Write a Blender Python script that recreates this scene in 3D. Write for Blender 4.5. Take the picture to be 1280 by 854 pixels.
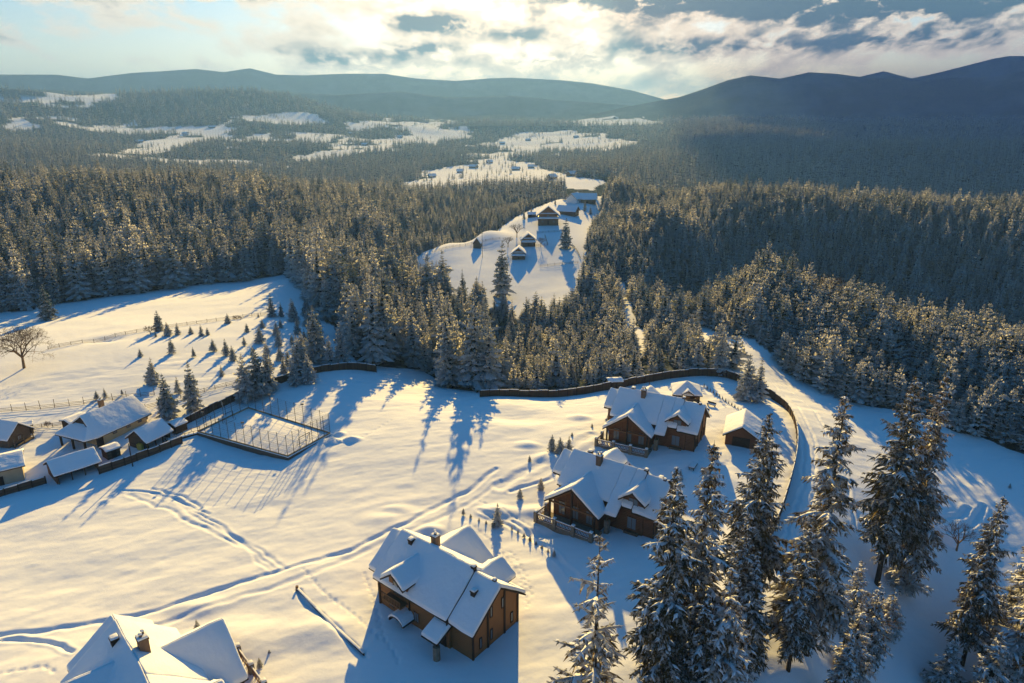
import bpy, bmesh, math
import numpy as np
from mathutils import Vector, Matrix

for o in list(bpy.data.objects):
    bpy.data.objects.remove(o, do_unlink=True)
sc = bpy.context.scene
COL = sc.collection
rad = math.radians
rng = np.random.RandomState(11)

# ------------------------------------------------------------------ camera
F, PITCH, CAM_H = 880.0, rad(18.4), 70.0          # focal length in photograph pixels, pitch, height
CX, CY = 640.0, 427.0
cd = bpy.data.cameras.new('camera')
cam = bpy.data.objects.new('camera', cd)
COL.objects.link(cam)
cam.location = (0, 0, CAM_H)
cam.rotation_euler = (math.pi / 2 - PITCH, 0, 0)
cd.sensor_width = 36.0
cd.lens = 36.0 * F / 1280.0
cd.clip_start = 1.0
cd.clip_end = 60000.0
sc.camera = cam

# ------------------------------------------------------------------ light
SUN_EL, SUN_AZ = rad(17.0), rad(0.8)
sd = bpy.data.lights.new('sun', 'SUN')
sun = bpy.data.objects.new('sun', sd)
COL.objects.link(sun)
sd.energy = 5.0
sd.angle = rad(0.6)
sd.color = (1.0, 0.67, 0.19)
sdir = Vector((math.sin(SUN_AZ) * math.cos(SUN_EL), math.cos(SUN_AZ) * math.cos(SUN_EL), math.sin(SUN_EL)))
sun.rotation_euler = sdir.to_track_quat('Z', 'Y').to_euler()

world = bpy.data.worlds.new('World')
sc.world = world
world.use_nodes = True
wn, wl = world.node_tree.nodes, world.node_tree.links
wn.clear()


def N(tree, typ, **kw):
    n = tree.nodes.new(typ)
    for k, v in kw.items():
        if k.startswith('i_'):
            key = k[2:]
            n.inputs[int(key) if key.isdigit() else key.replace('_', ' ')].default_value = v
        else:
            setattr(n, k, v)
    return n


def math_node(tree, op, a, b=None, c=None, clamp=False):
    n = tree.nodes.new('ShaderNodeMath')
    n.operation = op
    n.use_clamp = clamp
    for i, v in enumerate((a, b, c)):
        if v is None:
            continue
        if isinstance(v, (int, float)):
            n.inputs[i].default_value = v
        else:
            tree.links.new(v, n.inputs[i])
    return n.outputs[0]


def ramp(tree, val, lo, hi, a=0.0, b=1.0):
    n = tree.nodes.new('ShaderNodeMapRange')
    n.interpolation_type = 'SMOOTHSTEP'
    tree.links.new(val, n.inputs[0])
    n.inputs[1].default_value, n.inputs[2].default_value = lo, hi
    n.inputs[3].default_value, n.inputs[4].default_value = a, b
    return n.outputs[0]


def mixc(tree, fac, a, b, mode='MIX'):
    n = tree.nodes.new('ShaderNodeMix')
    n.data_type = 'RGBA'
    n.blend_type = mode
    ins = {'f': n.inputs[0], 'a': n.inputs[6], 'b': n.inputs[7]}
    for key, v in (('f', fac), ('a', a), ('b', b)):
        if isinstance(v, (int, float)):
            ins[key].default_value = v
        elif isinstance(v, tuple):
            ins[key].default_value = v if len(v) == 4 else (*v, 1)
        else:
            tree.links.new(v, ins[key])
    return n.outputs[2]


def build_world():
    t = world.node_tree
    out = N(t, 'ShaderNodeOutputWorld')
    bg = N(t, 'ShaderNodeBackground')
    bg.inputs[1].default_value = 0.053
    sky = N(t, 'ShaderNodeTexSky', sky_type='NISHITA', sun_disc=False, sun_elevation=SUN_EL,
            sun_rotation=SUN_AZ, altitude=800.0, air_density=1.0, dust_density=0.6, ozone_density=2.5)
    tc = N(t, 'ShaderNodeTexCoord')
    sep = N(t, 'ShaderNodeSeparateXYZ')
    t.links.new(tc.outputs['Generated'], sep.inputs[0])
    dx, dy, dz = sep.outputs
    el = math_node(t, 'ARCSINE', math_node(t, 'MINIMUM', math_node(t, 'MAXIMUM', dz, -0.999), 0.999))   # elevation of the sky direction
    az = math_node(t, 'ARCTAN2', dx, dy)
    # a flat layer of broken cloud seen from below, rows thinning out towards the horizon
    inv = math_node(t, 'DIVIDE', 1.0, math_node(t, 'ADD', math_node(t, 'MAXIMUM', dz, 0.0), 0.075))
    cmb = N(t, 'ShaderNodeCombineXYZ')
    t.links.new(math_node(t, 'ADD', math_node(t, 'MULTIPLY', az, 1.0), math_node(t, 'MULTIPLY', math_node(t, 'MULTIPLY', dx, inv), 0.06)), cmb.inputs[0])
    t.links.new(math_node(t, 'MULTIPLY', el, 1.0), cmb.inputs[1])

    def fbm(scale, detail, rough, off, vec=cmb.outputs[0], sy=1.0, dist=0.0):
        mp = N(t, 'ShaderNodeMapping')
        mp.inputs['Location'].default_value = off
        mp.inputs['Scale'].default_value = (1, sy, 1)
        t.links.new(vec, mp.inputs[0])
        n = N(t, 'ShaderNodeTexNoise', i_Scale=scale, i_Detail=detail, i_Roughness=rough, i_Distortion=dist)
        t.links.new(mp.outputs[0], n.inputs['Vector'])
        return n.outputs[0]

    def blob(a0, e0, wa, we):
        """a bank of cloud centred on one direction of the sky"""
        u = math_node(t, 'DIVIDE', math_node(t, 'SUBTRACT', az, rad(a0)), rad(wa))
        v = math_node(t, 'DIVIDE', math_node(t, 'SUBTRACT', el, rad(e0)), rad(we))
        d = math_node(t, 'ADD', math_node(t, 'MULTIPLY', u, u), math_node(t, 'MULTIPLY', v, v))
        return math_node(t, 'EXPONENT', math_node(t, 'MULTIPLY', d, -1.0))

    def addall(lst):
        s = lst[0]
        for v in lst[1:]:
            s = math_node(t, 'ADD', s, v)
        return s

    big = fbm(7.5, 8.0, 0.56, (3.1, 1.7, 0.0), sy=2.8, dist=0.25)
    fine = fbm(22.0, 8.0, 0.60, (7.7, 2.2, 0.4), sy=2.4, dist=0.2)
    # darker, thicker banks: a long one upper right, a smaller group above the middle of the left range
    dk = addall([math_node(t, 'MULTIPLY', b, w) for b, w in (
        (blob(17, 7.6, 15, 1.5), 0.34), (blob(28, 6.3, 9, 1.4), 0.24), (blob(12, 8.2, 7, 1.0), 0.26), (blob(31, 8.8, 12, 1.6), 0.22),
        (blob(-6, 5.9, 3.4, 0.7), 0.34), (blob(-12, 3.4, 6.0, 0.6), 0.17), (blob(-22, 7.6, 5, 0.6), 0.20), (blob(-6.5, 4.2, 2.6, 0.4), 0.26),
        (blob(24, 4.2, 12, 0.8), 0.16), (blob(1, 5.0, 3, 0.5), 0.16), (blob(4, 3.4, 5, 0.5), 0.12), (blob(-30, 7.0, 8, 0.8), 0.12), (blob(-35, 4.6, 5, 0.6), 0.14), (blob(12, 4.2, 5, 0.6), 0.12))])
    dk = math_node(t, 'MULTIPLY', dk, ramp(t, fine, 0.30, 0.62, 0.25, 1.5))
    thick = math_node(t, 'ADD', math_node(t, 'ADD', math_node(t, 'MULTIPLY', big, 0.68), math_node(t, 'MULTIPLY', fine, 0.32)), dk)
    clear = addall([math_node(t, 'MULTIPLY', blob(-1.5, 7.9, 5, 1.3), 0.16)] + [math_node(t, 'MULTIPLY', b, w) for b, w in (
        (blob(-30, 3.4, 14, 1.5), 0.10), (blob(-16, 8.6, 8, 1.0), 0.07), (blob(-13, 5.6, 4, 0.7), 0.07), (blob(30, 5.2, 10, 0.5), 0.05))])
    thick = math_node(t, 'SUBTRACT', thick, clear)
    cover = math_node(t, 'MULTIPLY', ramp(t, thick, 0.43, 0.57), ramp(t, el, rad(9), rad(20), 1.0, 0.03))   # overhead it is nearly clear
    dark = ramp(t, thick, 0.53, 0.78)
    # closeness to the sun
    sv = N(t, 'ShaderNodeVectorMath', operation='DOT_PRODUCT')
    t.links.new(tc.outputs['Generated'], sv.inputs[0])
    sv.inputs[1].default_value = tuple(sdir)
    cosd = math_node(t, 'MINIMUM', math_node(t, 'MAXIMUM', sv.outputs['Value'], 0.0), 1.0)
    near = math_node(t, 'POWER', cosd, 14.0)
    nearer = math_node(t, 'POWER', cosd, 75.0)
    front = ramp(t, cosd, 0.35, 0.92)
    lit = mixc(t, front, (0.9, 1.7, 2.4), (8.2, 7.3, 6.0))
    lit = mixc(t, near, lit, (12.0, 9.4, 6.4))
    lit = mixc(t, nearer, lit, (19.0, 14.0, 9.0))
    shade = mixc(t, near, (0.62, 1.35, 1.90), (1.7, 2.1, 2.3))
    shade = mixc(t, nearer, shade, (5.0, 4.6, 4.0))
    cloud = mixc(t, dark, lit, shade)
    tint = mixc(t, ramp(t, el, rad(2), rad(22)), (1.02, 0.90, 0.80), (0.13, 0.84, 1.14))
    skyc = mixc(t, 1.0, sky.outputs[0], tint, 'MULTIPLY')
    skyc = mixc(t, math_node(t, 'MULTIPLY', nearer, 0.9), skyc, (20.0, 15.5, 10.5))      # glare round the sun
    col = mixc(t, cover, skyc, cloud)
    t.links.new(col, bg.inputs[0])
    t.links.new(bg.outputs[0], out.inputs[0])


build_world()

sc.view_settings.view_transform = 'Standard'
sc.view_settings.look = 'None'
sc.view_settings.exposure = 1.37
sc.view_settings.gamma = 1.0
sc.view_settings.use_curve_mapping = False
sc.render.engine = 'CYCLES'
cy = sc.cycles
cy.use_denoising = True
cy.max_bounces = 7
cy.diffuse_bounces = 4
cy.glossy_bounces = 2
cy.transmission_bounces = 3
cy.transparent_max_bounces = 4
cy.volume_bounces = 0
cy.caustics_reflective = cy.caustics_refractive = False
cy.sample_clamp_indirect = 6.0

# ------------------------------------------------------------------ helpers
cp, sp = math.cos(PITCH), math.sin(PITCH)


def ray(px, py):
    a, b = (px - CX) / F, -(py - CY) / F
    return np.array([a, cp + b * sp, -sp + b * cp])


def W(px, py, z=0.0):
    """where the line of sight through a photograph pixel meets the level z"""
    d = ray(px, py)
    t = (z - CAM_H) / d[2]
    return np.array([d[0] * t, d[1] * t])


def Wd(px, py, dist):
    """point at horizontal distance dist on the line of sight: (x, y, z)"""
    d = ray(px, py)
    t = dist / math.hypot(d[0], d[1])
    return np.array([d[0] * t, d[1] * t, CAM_H + d[2] * t])


def proj(x, y, z):
    h = z - CAM_H
    zc = y * cp - h * sp
    zc = np.where(zc < 1, 1, zc)
    return CX + F * x / zc, CY - F * (y * sp + h * cp) / zc, zc


# value noise
_perm = np.random.RandomState(5).rand(256, 256)


def vnoise(x, y):
    xi, yi = np.floor(x).astype(int), np.floor(y).astype(int)
    fx, fy = x - xi, y - yi
    fx, fy = fx * fx * (3 - 2 * fx), fy * fy * (3 - 2 * fy)
    a = _perm[xi & 255, yi & 255]; b = _perm[(xi + 1) & 255, yi & 255]
    c = _perm[xi & 255, (yi + 1) & 255]; d = _perm[(xi + 1) & 255, (yi + 1) & 255]
    return (a + (b - a) * fx) * (1 - fy) + (c + (d - c) * fx) * fy


def fbm(x, y, s, octv=4):
    v, amp, tot = 0.0, 1.0, 0.0
    for k in range(octv):
        v = v + amp * (vnoise(x / s + 17.3 * k, y / s + 5.1 * k) - 0.5)
        tot += amp
        amp *= 0.5
        s *= 0.5
    return v / tot * 2


def inpoly(x, y, poly):
    poly = np.asarray(poly)[:, :2]
    r = np.zeros(np.shape(x), bool)
    n = len(poly)
    for i in range(n):
        x0, y0 = poly[i]; x1, y1 = poly[(i + 1) % n]
        if y0 == y1:
            continue
        c = ((y0 > y) != (y1 > y)) & (x < (x1 - x0) * (y - y0) / (y1 - y0) + x0)
        r ^= c
    return r


def polydist(x, y, line):
    d = np.full(np.shape(x), 1e9)
    for (x0, y0), (x1, y1) in zip(line[:-1], line[1:]):
        vx, vy = x1 - x0, y1 - y0
        L2 = vx * vx + vy * vy + 1e-9
        t = np.clip(((x - x0) * vx + (y - y0) * vy) / L2, 0, 1)
        d = np.minimum(d, np.hypot(x - x0 - t * vx, y - y0 - t * vy))
    return d


# ------------------------------------------------------------------ terrain
ctrl = []          # x, y, z
for px, py, z in [
    (60, 854, 0), (640, 854, 0), (1000, 854, -1), (1250, 854, -20), (1100, 830, -12), (1160, 740, -13), (0, 640, -1), (320, 640, 0), (640, 640, 0), (520, 740, 0), (200, 760, 0),
    (300, 540, 0), (100, 560, 0), (480, 480, -1), (620, 500, -1), (800, 540, 0), (760, 640, 0), (880, 500, 0), (950, 560, 0), (900, 640, 0),
    (1100, 600, -5), (1270, 600, -9), (1200, 690, -13), (1130, 650, -7), (1000, 520, -1), (950, 450, -2.5), (860, 408, -5), (795, 385, -6), (1000, 680, -1),
    (0, 480, 1), (120, 435, 2.5), (352, 350, -3), (200, 374, -5), (0, 384, -6), (420, 452, 0), (300, 405, 1.5), (330, 375, -0.5),
    (690, 368, -10), (620, 372, -11), (560, 345, -8), (600, 310, -3), (540, 312, -5), (690, 285, 2), (735, 248, 7), (640, 290, 0), (735, 300, 1),
    (600, 293, -1.2), (560, 304, -2.8), (640, 278, 1.2), (670, 263, 4), (532, 316, -4.5), (710, 262, 5),
    (725, 340, -6), (760, 290, 2), (800, 330, -1), (900, 400, -4), (1000, 452, -5), (1100, 482, -5), (1280, 540, -7), (1210, 560, -8),
    (850, 318, 0), (960, 355, 0), (1060, 395, 0), (1180, 430, -2), (1280, 455, -3),
    (805, 290, -10),
    (1000, 264, 9), (1280, 276, 7), (1140, 266, 8), (870, 256, 6), (780, 250, 4),
]:
    w = W(px, py, z)
    ctrl.append((w[0], w[1], z))
for px, py, dist in [
    (300, 215, 1400), (100, 195, 1650), (230, 172, 2300), (150, 150, 2700), (40, 155, 2500), (90, 124, 3000), (340, 119, 3500), (200, 120, 3400), (480, 150, 3500), (430, 135, 4300),
    (480, 205, 1650), (690, 190, 2050), (700, 163, 2900), (800, 152, 3600), (780, 202, 1450), (620, 216, 1230), (560, 232, 1040), (745, 226, 900), (580, 152, 3400),
    (1100, 240, 950), (1100, 180, 1400), (930, 188, 1350), (1280, 184, 1500), (980, 226, 1000), (1270, 240, 950), (1000, 196, 1300), (1200, 206, 1200), (1100, 184, 1900), (1250, 182, 2000), (900, 176, 1900), (1020, 160, 2500), (1180, 156, 2600), (1100, 160, 3200), (900, 160, 2700), (1280, 158, 2900), (720, 146, 4200),
    (0, 150, 4200), (640, 143, 5200), (1000, 145, 5200), (300, 138, 5200),
]:
    ctrl.append(tuple(Wd(px, py, dist)))
for azd, r, z in [
    (-30, 420, -6), (-33, 620, 6), (-15, 450, -6), (-20, 340, -8), (-20, 650, -4), (-8, 350, -12), (-6, 520, -18), (0, 620, -16), (-3, 420, -14), (-12, 230, -4), (-3, 222, -15), (2, 232, -14), (6, 240, -10), (9, 262, -8),
    (-30, 900, -20), (-12, 900, -38), (14, 620, -26), (22, 640, -34), (30, 640, -34), (36, 470, 2), (14, 330, -20), (18, 335, -34), (23, 325, -42), (29, 310, -44), (36, 320, -42),
    (-60, 70, 0), (60, 70, -20), (-60, 130, 0), (60, 130, -14), (-60, 300, 3), (60, 300, -15), (-60, 700, 5), (60, 700, -20), (-60, 1600, -20), (60, 1600, -20), (-60, 5000, 60), (60, 5000, 0),
    (0, 50, 0), (-30, 60, 0), (30, 60, -12), (0, 14000, 0), (-60, 14000, 60), (60, 14000, 30), (-30, 14000, 60), (30, 14000, 30), (-30, 7500, 60), (0, 7500, 10), (30, 7500, 40),
]:
    a = rad(azd)
    ctrl.append((r * math.sin(a), r * math.cos(a), z))
ctrl = np.array(ctrl, float)


def uv_of(x, y):
    az = np.clip(np.arctan2(x, y), -rad(62), rad(62))
    r = np.hypot(x, y)
    return az * 1.7, np.log(np.clip(r, 50, 15000))


_cu, _cv = uv_of(ctrl[:, 0], ctrl[:, 1])


def _phi(d2):
    return 0.5 * d2 * np.log(d2 + 1e-12)


_n = len(ctrl)
_A = np.zeros((_n + 3, _n + 3))
_A[:_n, :_n] = _phi((_cu[:, None] - _cu) ** 2 + (_cv[:, None] - _cv) ** 2) + np.eye(_n) * 2e-4
_A[:_n, _n:] = np.c_[np.ones(_n), _cu, _cv]
_A[_n:, :_n] = _A[:_n, _n:].T
_w = np.linalg.solve(_A, np.r_[ctrl[:, 2], 0, 0, 0])

# mountain ranges: crest profiles (photograph column, row of the crest) and distance
RANGES = [
    (5600, 1300, [(-500, 96), (-200, 92), (0, 93), (70, 93), (110, 98), (140, 94), (165, 91), (215, 88), (245, 86), (280, 90), (312, 85), (345, 93), (380, 94), (430, 92), (480, 92), (520, 98), (570, 101),
                  (610, 98), (640, 97), (700, 100), (740, 104), (790, 113), (830, 124), (900, 138), (1300, 150)]),
    (3800, 950, [(-500, 150), (700, 152), (780, 134), (850, 121), (880, 111), (910, 100), (938, 94), (975, 98), (1012, 90), (1045, 92), (1090, 98), (1120, 97), (1160, 101), (1190, 97), (1240, 96), (1280, 89), (1500, 90)]),
    (4700, 900, [(-500, 160), (960, 150), (1010, 120), (1070, 95), (1105, 86), (1140, 96), (1160, 92), (1200, 82), (1240, 71), (1262, 67), (1300, 68), (1500, 76)]),
    (4300, 800, [(-500, 118), (-200, 112), (0, 109), (90, 113), (200, 118), (330, 112), (420, 118), (500, 114), (560, 121), (640, 119), (700, 125), (780, 131), (900, 150), (1500, 160)]),
    (3300, 700, [(-500, 112), (-100, 104), (0, 108), (60, 114), (120, 122), (200, 140), (400, 155), (1500, 170)]),
]
_prof = []
for dist, wid, pts in RANGES:
    P3 = [Wd(px, py, dist) for px, py in pts]
    _prof.append((dist, wid, np.array([math.atan2(p[0], p[1]) for p in P3]), np.array([p[2] for p in P3])))


def T(x, y, small=True):
    """height of the ground"""
    x = np.asarray(x, float); y = np.asarray(y, float)
    shp = x.shape
    x = x.ravel(); y = y.ravel()
    z = np.empty(len(x))
    for i in range(0, len(x), 60000):
        xs, ys = x[i:i + 60000], y[i:i + 60000]
        u, v = uv_of(xs, ys)
        zz = _w[_n] + _w[_n + 1] * u + _w[_n + 2] * v
        zz = zz + _phi((u[:, None] - _cu) ** 2 + (v[:, None] - _cv) ** 2) @ _w[:_n]
        z[i:i + 60000] = zz
    r = np.hypot(x, y)
    az = np.arctan2(x, y)
    z = np.clip(z, -70, 220)
    rough = np.clip((r - 600) / 2500, 0, 1)
    z = z + rough * (fbm(x, y, 620, 4) * 34)
    z = z + np.clip((r - 260) / 300, 0, 1) * fbm(x, y, 90, 2) * 1.2
    if np.any(r > 1500):
        for k, (dist, wid, pa, pz) in enumerate(_prof):
            h = np.interp(az, pa, pz)
            tt = (r - dist) / wid
            prof = np.where(tt < 0, np.clip(1 + tt * 1.5, 0, 1) ** 1.2, np.clip(1 - tt * 0.8, 0, 1))
            spur = (1 - np.abs(fbm(x + 900 * k, y, 800, 5)) * 2.2)
            prof = prof * (1 - 0.62 * (1 - spur) * np.clip(np.abs(tt) * 3, 0, 1))
            z = np.where(prof > 0.02, np.maximum(z, h * prof), z)
    return z.reshape(shp)


def ground(px, py):
    """first point of the ground on the line of sight through a photograph pixel"""
    d = ray(px, py)
    s = np.exp(np.linspace(math.log(60), math.log(9000), 1500))
    z = T(d[0] * s, d[1] * s) - (CAM_H + d[2] * s)
    k = np.argmax(z > 0) if np.any(z > 0) else len(s) - 1
    k = max(k, 1)
    f = z[k - 1] / (z[k - 1] - z[k] + 1e-9)
    f = min(max(f, 0), 1)
    t = s[k - 1] + (s[k] - s[k - 1]) * f
    return np.array([d[0] * t, d[1] * t])


def G(px, py):
    w = ground(px, py)
    return (w[0], w[1], float(T(w[0], w[1])))


def poly_w(pts):
    """outline given as (column, row[, level]) -> outline on the ground"""
    return np.array([W(*p) if len(p) == 3 else ground(*p) for p in pts])
# ------------------------------------------------------------------ regions of the land (outlines on the ground)
RIDGE = poly_w([(520, 318, -5), (560, 303, -2), (600, 288, 0), (640, 274, 2), (690, 254, 5), (700, 243, 6), (708, 228), (762, 224), (764, 240, 7), (748, 262, 6), (733, 290, 2), (728, 325, -3), (724, 362, -9), (716, 385, -11), (640, 385, -12), (560, 372, -11), (535, 350, -8)])
LEFT_FOREST = poly_w([(-260, 420), (-60, 395), (35, 388), (123, 372), (175, 367), (253, 356), (316, 350), (350, 343), (372, 350), (392, 382), (425, 415), (440, 440), (450, 456), (500, 460), (530, 464), (560, 485), (600, 490), (640, 488),
                      (652, 440, -12), (650, 410, -13), (640, 388, -12), (560, 374, -11), (533, 352, -8), (518, 318, -5), (560, 302, -3), (640, 272, 1), (690, 252, 4), (700, 238, 4), (600, 236, -20), (420, 236, -20), (250, 214, -10), (60, 190, -5), (-200, 180, 0), (-700, 250, 2)])
PLANTATION = poly_w([(640, 489), (700, 487), (760, 478), (820, 468), (872, 465), (905, 466), (918, 462), (880, 432, -4), (842, 398, -5), (832, 386, -5), (850, 384, -4), (905, 424, -4), (945, 428, -3), (992, 468, -4), (1060, 494, -4), (1130, 506, -5), (1200, 530, -5),
                      (1330, 566, -6), (1500, 600, -6), (1500, 500, -6), (1280, 455, -3), (1180, 430, -2), (1060, 395, 0), (960, 355, 0), (850, 318, 0), (770, 285, 2), (752, 262, 6), (738, 290, 2), (732, 325, -3), (728, 362, -9), (720, 388, -11), (650, 392, -12), (652, 440, -12)])
TRACK_GAP = poly_w([(768, 345, -3), (780, 345, -3), (792, 385, -6), (812, 440, -4), (796, 446, -4), (780, 400, -6)])
DARK_SLOPE = poly_w([(752, 262, 6), (770, 284, 2), (850, 317, 0), (960, 354, 0), (1060, 394, 0), (1180, 429, -2), (1280, 454, -3), (1500, 500, -6), (1700, 330, 0), (1330, 262, 0), (1280, 262, 0), (1140, 256, 1), (1000, 252, 3), (870, 246, 2), (790, 238, 4), (748, 236, 6)])
# snowy clearings far off
CLEAR = [poly_w(p) for p in (
    [(150, 192), (175, 178), (215, 170), (265, 158), (290, 152), (282, 176), (235, 184), (190, 192)],
    [(300, 150), (345, 140), (400, 142), (420, 150), (360, 158), (320, 156)],
    [(5, 128), (60, 118), (120, 116), (145, 122), (100, 130), (50, 132)],
    [(0, 158), (40, 148), (58, 150), (50, 158), (10, 165)],
    [(125, 155), (165, 148), (172, 152), (140, 160)],
    [(330, 205), (380, 192), (420, 186), (470, 172), (520, 158), (560, 150), (570, 156), (520, 172), (460, 190), (400, 200)],
    [(430, 160), (480, 150), (540, 148), (545, 156), (470, 168)],
    [(492, 234), (530, 220), (570, 208), (620, 200), (660, 202), (690, 214), (720, 222), (758, 226), (745, 238), (700, 236), (640, 234), (560, 240), (510, 246)],
    [(580, 200), (598, 180), (640, 168), (700, 163), (760, 168), (795, 180), (760, 190), (690, 188), (640, 198), (600, 210)],
    [(700, 150), (760, 144), (810, 148), (830, 155), (790, 158), (720, 156)],
    [(905, 186), (950, 180), (956, 185), (920, 192)],
    [(400, 180), (470, 170), (540, 162), (604, 159), (592, 170), (520, 182), (440, 196), (398, 196)],
    [(520, 216), (560, 212), (560, 219), (525, 222)],
    [(280, 178), (320, 168), (340, 166), (330, 178), (300, 186)],
    [(700, 240, 6), (745, 238, 6), (742, 248, 6), (712, 252, 5)],
)]
FAR_NOISE_S = 260.0


def far_clearing(x, y):
    c = np.zeros(np.shape(x), bool)
    r = np.hypot(x, y)
    s = np.clip((r - 600) / 1500, 0, 1)
    jx = x + s * (fbm(x, y, 160, 4) * 80 + fbm(x, y, 30, 2) * 14)
    jy = y + s * (fbm(x + 500, y + 90, 160, 4) * 120 + fbm(x + 70, y, 30, 2) * 20)
    for p in CLEAR:
        c |= inpoly(jx, jy, p)
    c &= ~((fbm(x - 40, y + 70, 120, 3) > .34) & (r > 1350))
    n = fbm(x + 300, y - 200, 420, 4)
    az = np.degrees(np.arctan2(x, y))
    c |= (n > 0.40) & (r > 1500) & (r < 3200) & (az < 9)
    return c


def forest_mask(x, y):
    """1 under the woods, 0 on open snow"""
    r = np.hypot(x, y)
    jx = x + fbm(x, y, 12, 2) * 3
    jy = y + fbm(x + 50, y + 9, 12, 2) * 3
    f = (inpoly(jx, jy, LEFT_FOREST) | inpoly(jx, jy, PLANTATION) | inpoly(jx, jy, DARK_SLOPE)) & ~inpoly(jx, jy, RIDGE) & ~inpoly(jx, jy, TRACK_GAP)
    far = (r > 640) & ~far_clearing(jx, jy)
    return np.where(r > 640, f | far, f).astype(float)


# ------------------------------------------------------------------ materials
MATS = {}


def new_mat(name):
    m = bpy.data.materials.new(name)
    m.use_nodes = True
    m.node_tree.nodes.clear()
    MATS[name] = m
    return m, m.node_tree


def finish(t, shader, disp=None):
    o = t.nodes.new('ShaderNodeOutputMaterial')
    t.links.new(shader, o.inputs[0])


def bsdf(t, col, rough=0.8, spec=0.3, normal=None, **kw):
    b = t.nodes.new('ShaderNodeBsdfPrincipled')
    for key, v in (('Base Color', col), ('Roughness', rough), ('Specular IOR Level', spec)):
        if isinstance(v, (int, float)):
            b.inputs[key].default_value = v
        elif isinstance(v, tuple):
            b.inputs[key].default_value = (*v, 1) if len(v) == 3 else v
        else:
            t.links.new(v, b.inputs[key])
    if normal is not None:
        t.links.new(normal, b.inputs['Normal'])
    for k, v in kw.items():
        b.inputs[k.replace('_', ' ')].default_value = v
    return b.outputs[0]


def noise(t, scale, detail=4, rough=0.55, coord='Object', sc3=(1, 1, 1)):
    tc = t.nodes.new('ShaderNodeTexCoord')
    mp = t.nodes.new('ShaderNodeMapping')
    mp.inputs['Scale'].default_value = sc3
    t.links.new(tc.outputs[coord], mp.inputs[0])
    n = N(t, 'ShaderNodeTexNoise', i_Scale=scale, i_Detail=detail, i_Roughness=rough)
    t.links.new(mp.outputs[0], n.inputs['Vector'])
    return n.outputs[0]


def bump(t, h, strength, dist=0.1, nrm=None):
    b = N(t, 'ShaderNodeBump', i_Strength=strength, i_Distance=dist)
    t.links.new(h, b.inputs['Height'])
    if nrm is not None:
        t.links.new(nrm, b.inputs['Normal'])
    return b.outputs[0]


SNOW = (0.84, 0.86, 0.90)


def mat_ground():
    m, t = new_mat('snow_ground')
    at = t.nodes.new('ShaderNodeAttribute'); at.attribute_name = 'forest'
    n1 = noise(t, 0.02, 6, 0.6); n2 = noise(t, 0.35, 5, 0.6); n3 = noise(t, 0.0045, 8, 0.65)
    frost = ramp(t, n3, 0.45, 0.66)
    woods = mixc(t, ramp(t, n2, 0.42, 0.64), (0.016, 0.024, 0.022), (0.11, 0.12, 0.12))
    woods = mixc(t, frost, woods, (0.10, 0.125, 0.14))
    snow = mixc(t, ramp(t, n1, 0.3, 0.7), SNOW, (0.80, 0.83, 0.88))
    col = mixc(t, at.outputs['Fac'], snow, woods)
    hb = bump(t, noise(t, 0.16, 6, 0.6), 0.3, 0.4)
    hb2 = bump(t, noise(t, 1.7, 5, 0.65), 0.25, 0.07, hb)
    hb2 = bump(t, noise(t, 6.5, 3, 0.6, sc3=(.5, 1, 1)), 0.22, 0.025, hb2)
    finish(t, bsdf(t, col, 0.9, 0.0, hb2))


def mat_roofsnow():
    m, t = new_mat('roof_snow')
    h = bump(t, noise(t, 2.6, 4, 0.6), 0.25, 0.06, bump(t, noise(t, 0.45, 4, 0.55), 0.6, 0.35))
    finish(t, bsdf(t, mixc(t, noise(t, 0.4), SNOW, (0.80, 0.82, 0.87)), 0.85, 0.05, h))


def mat_conifer(name, green, warm, thr, width, glow, face=0.42, vary=0.22):
    """needles with frost and snow lying where the spray faces up"""
    m, t = new_mat(name)
    g = t.nodes.new('ShaderNodeNewGeometry')
    oi = t.nodes.new('ShaderNodeObjectInfo')
    sep = t.nodes.new('ShaderNodeSeparateXYZ')
    t.links.new(g.outputs['Normal'], sep.inputs[0])
    nz = sep.outputs[2]
    n = noise(t, 1.3, 4, 0.7)
    n2 = noise(t, 6.0, 2, 0.6)
    rnd = math_node(t, 'MULTIPLY', math_node(t, 'SUBTRACT', oi.outputs['Random'], 0.5), vary)
    s = math_node(t, 'ADD', math_node(t, 'ADD', math_node(t, 'MULTIPLY', nz, face), math_node(t, 'MULTIPLY', n, 0.75)), math_node(t, 'ADD', rnd, math_node(t, 'MULTIPLY', n2, 0.35)))
    mask = ramp(t, s, thr, thr + width)
    col = mixc(t, oi.outputs['Random'], green, warm)
    col = mixc(t, mask, col, (0.66, 0.70, 0.75))
    d = t.nodes.new('ShaderNodeBsdfDiffuse'); t.links.new(col, d.inputs[0])
    tr = t.nodes.new('ShaderNodeBsdfTranslucent'); t.links.new(mixc(t, 1.0, col, (1.0, 0.91, 0.74), 'MULTIPLY'), tr.inputs[0])   # light that passes the needles comes out warmer
    mx = t.nodes.new('ShaderNodeMixShader'); mx.inputs[0].default_value = glow
    t.links.new(d.outputs[0], mx.inputs[1]); t.links.new(tr.outputs[0], mx.inputs[2])
    finish(t, mx.outputs[0])


def mat_plain(name, c1, c2, scale=2.0, rough=0.8, spec=0.2, bs=0.3, bd=0.05, sc3=(1, 1, 1)):
    m, t = new_mat(name)
    n = noise(t, scale, 5, 0.6, sc3=sc3)
    finish(t, bsdf(t, mixc(t, ramp(t, n, 0.3, 0.7), c1, c2), rough, spec, bump(t, n, bs, bd)))


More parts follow.
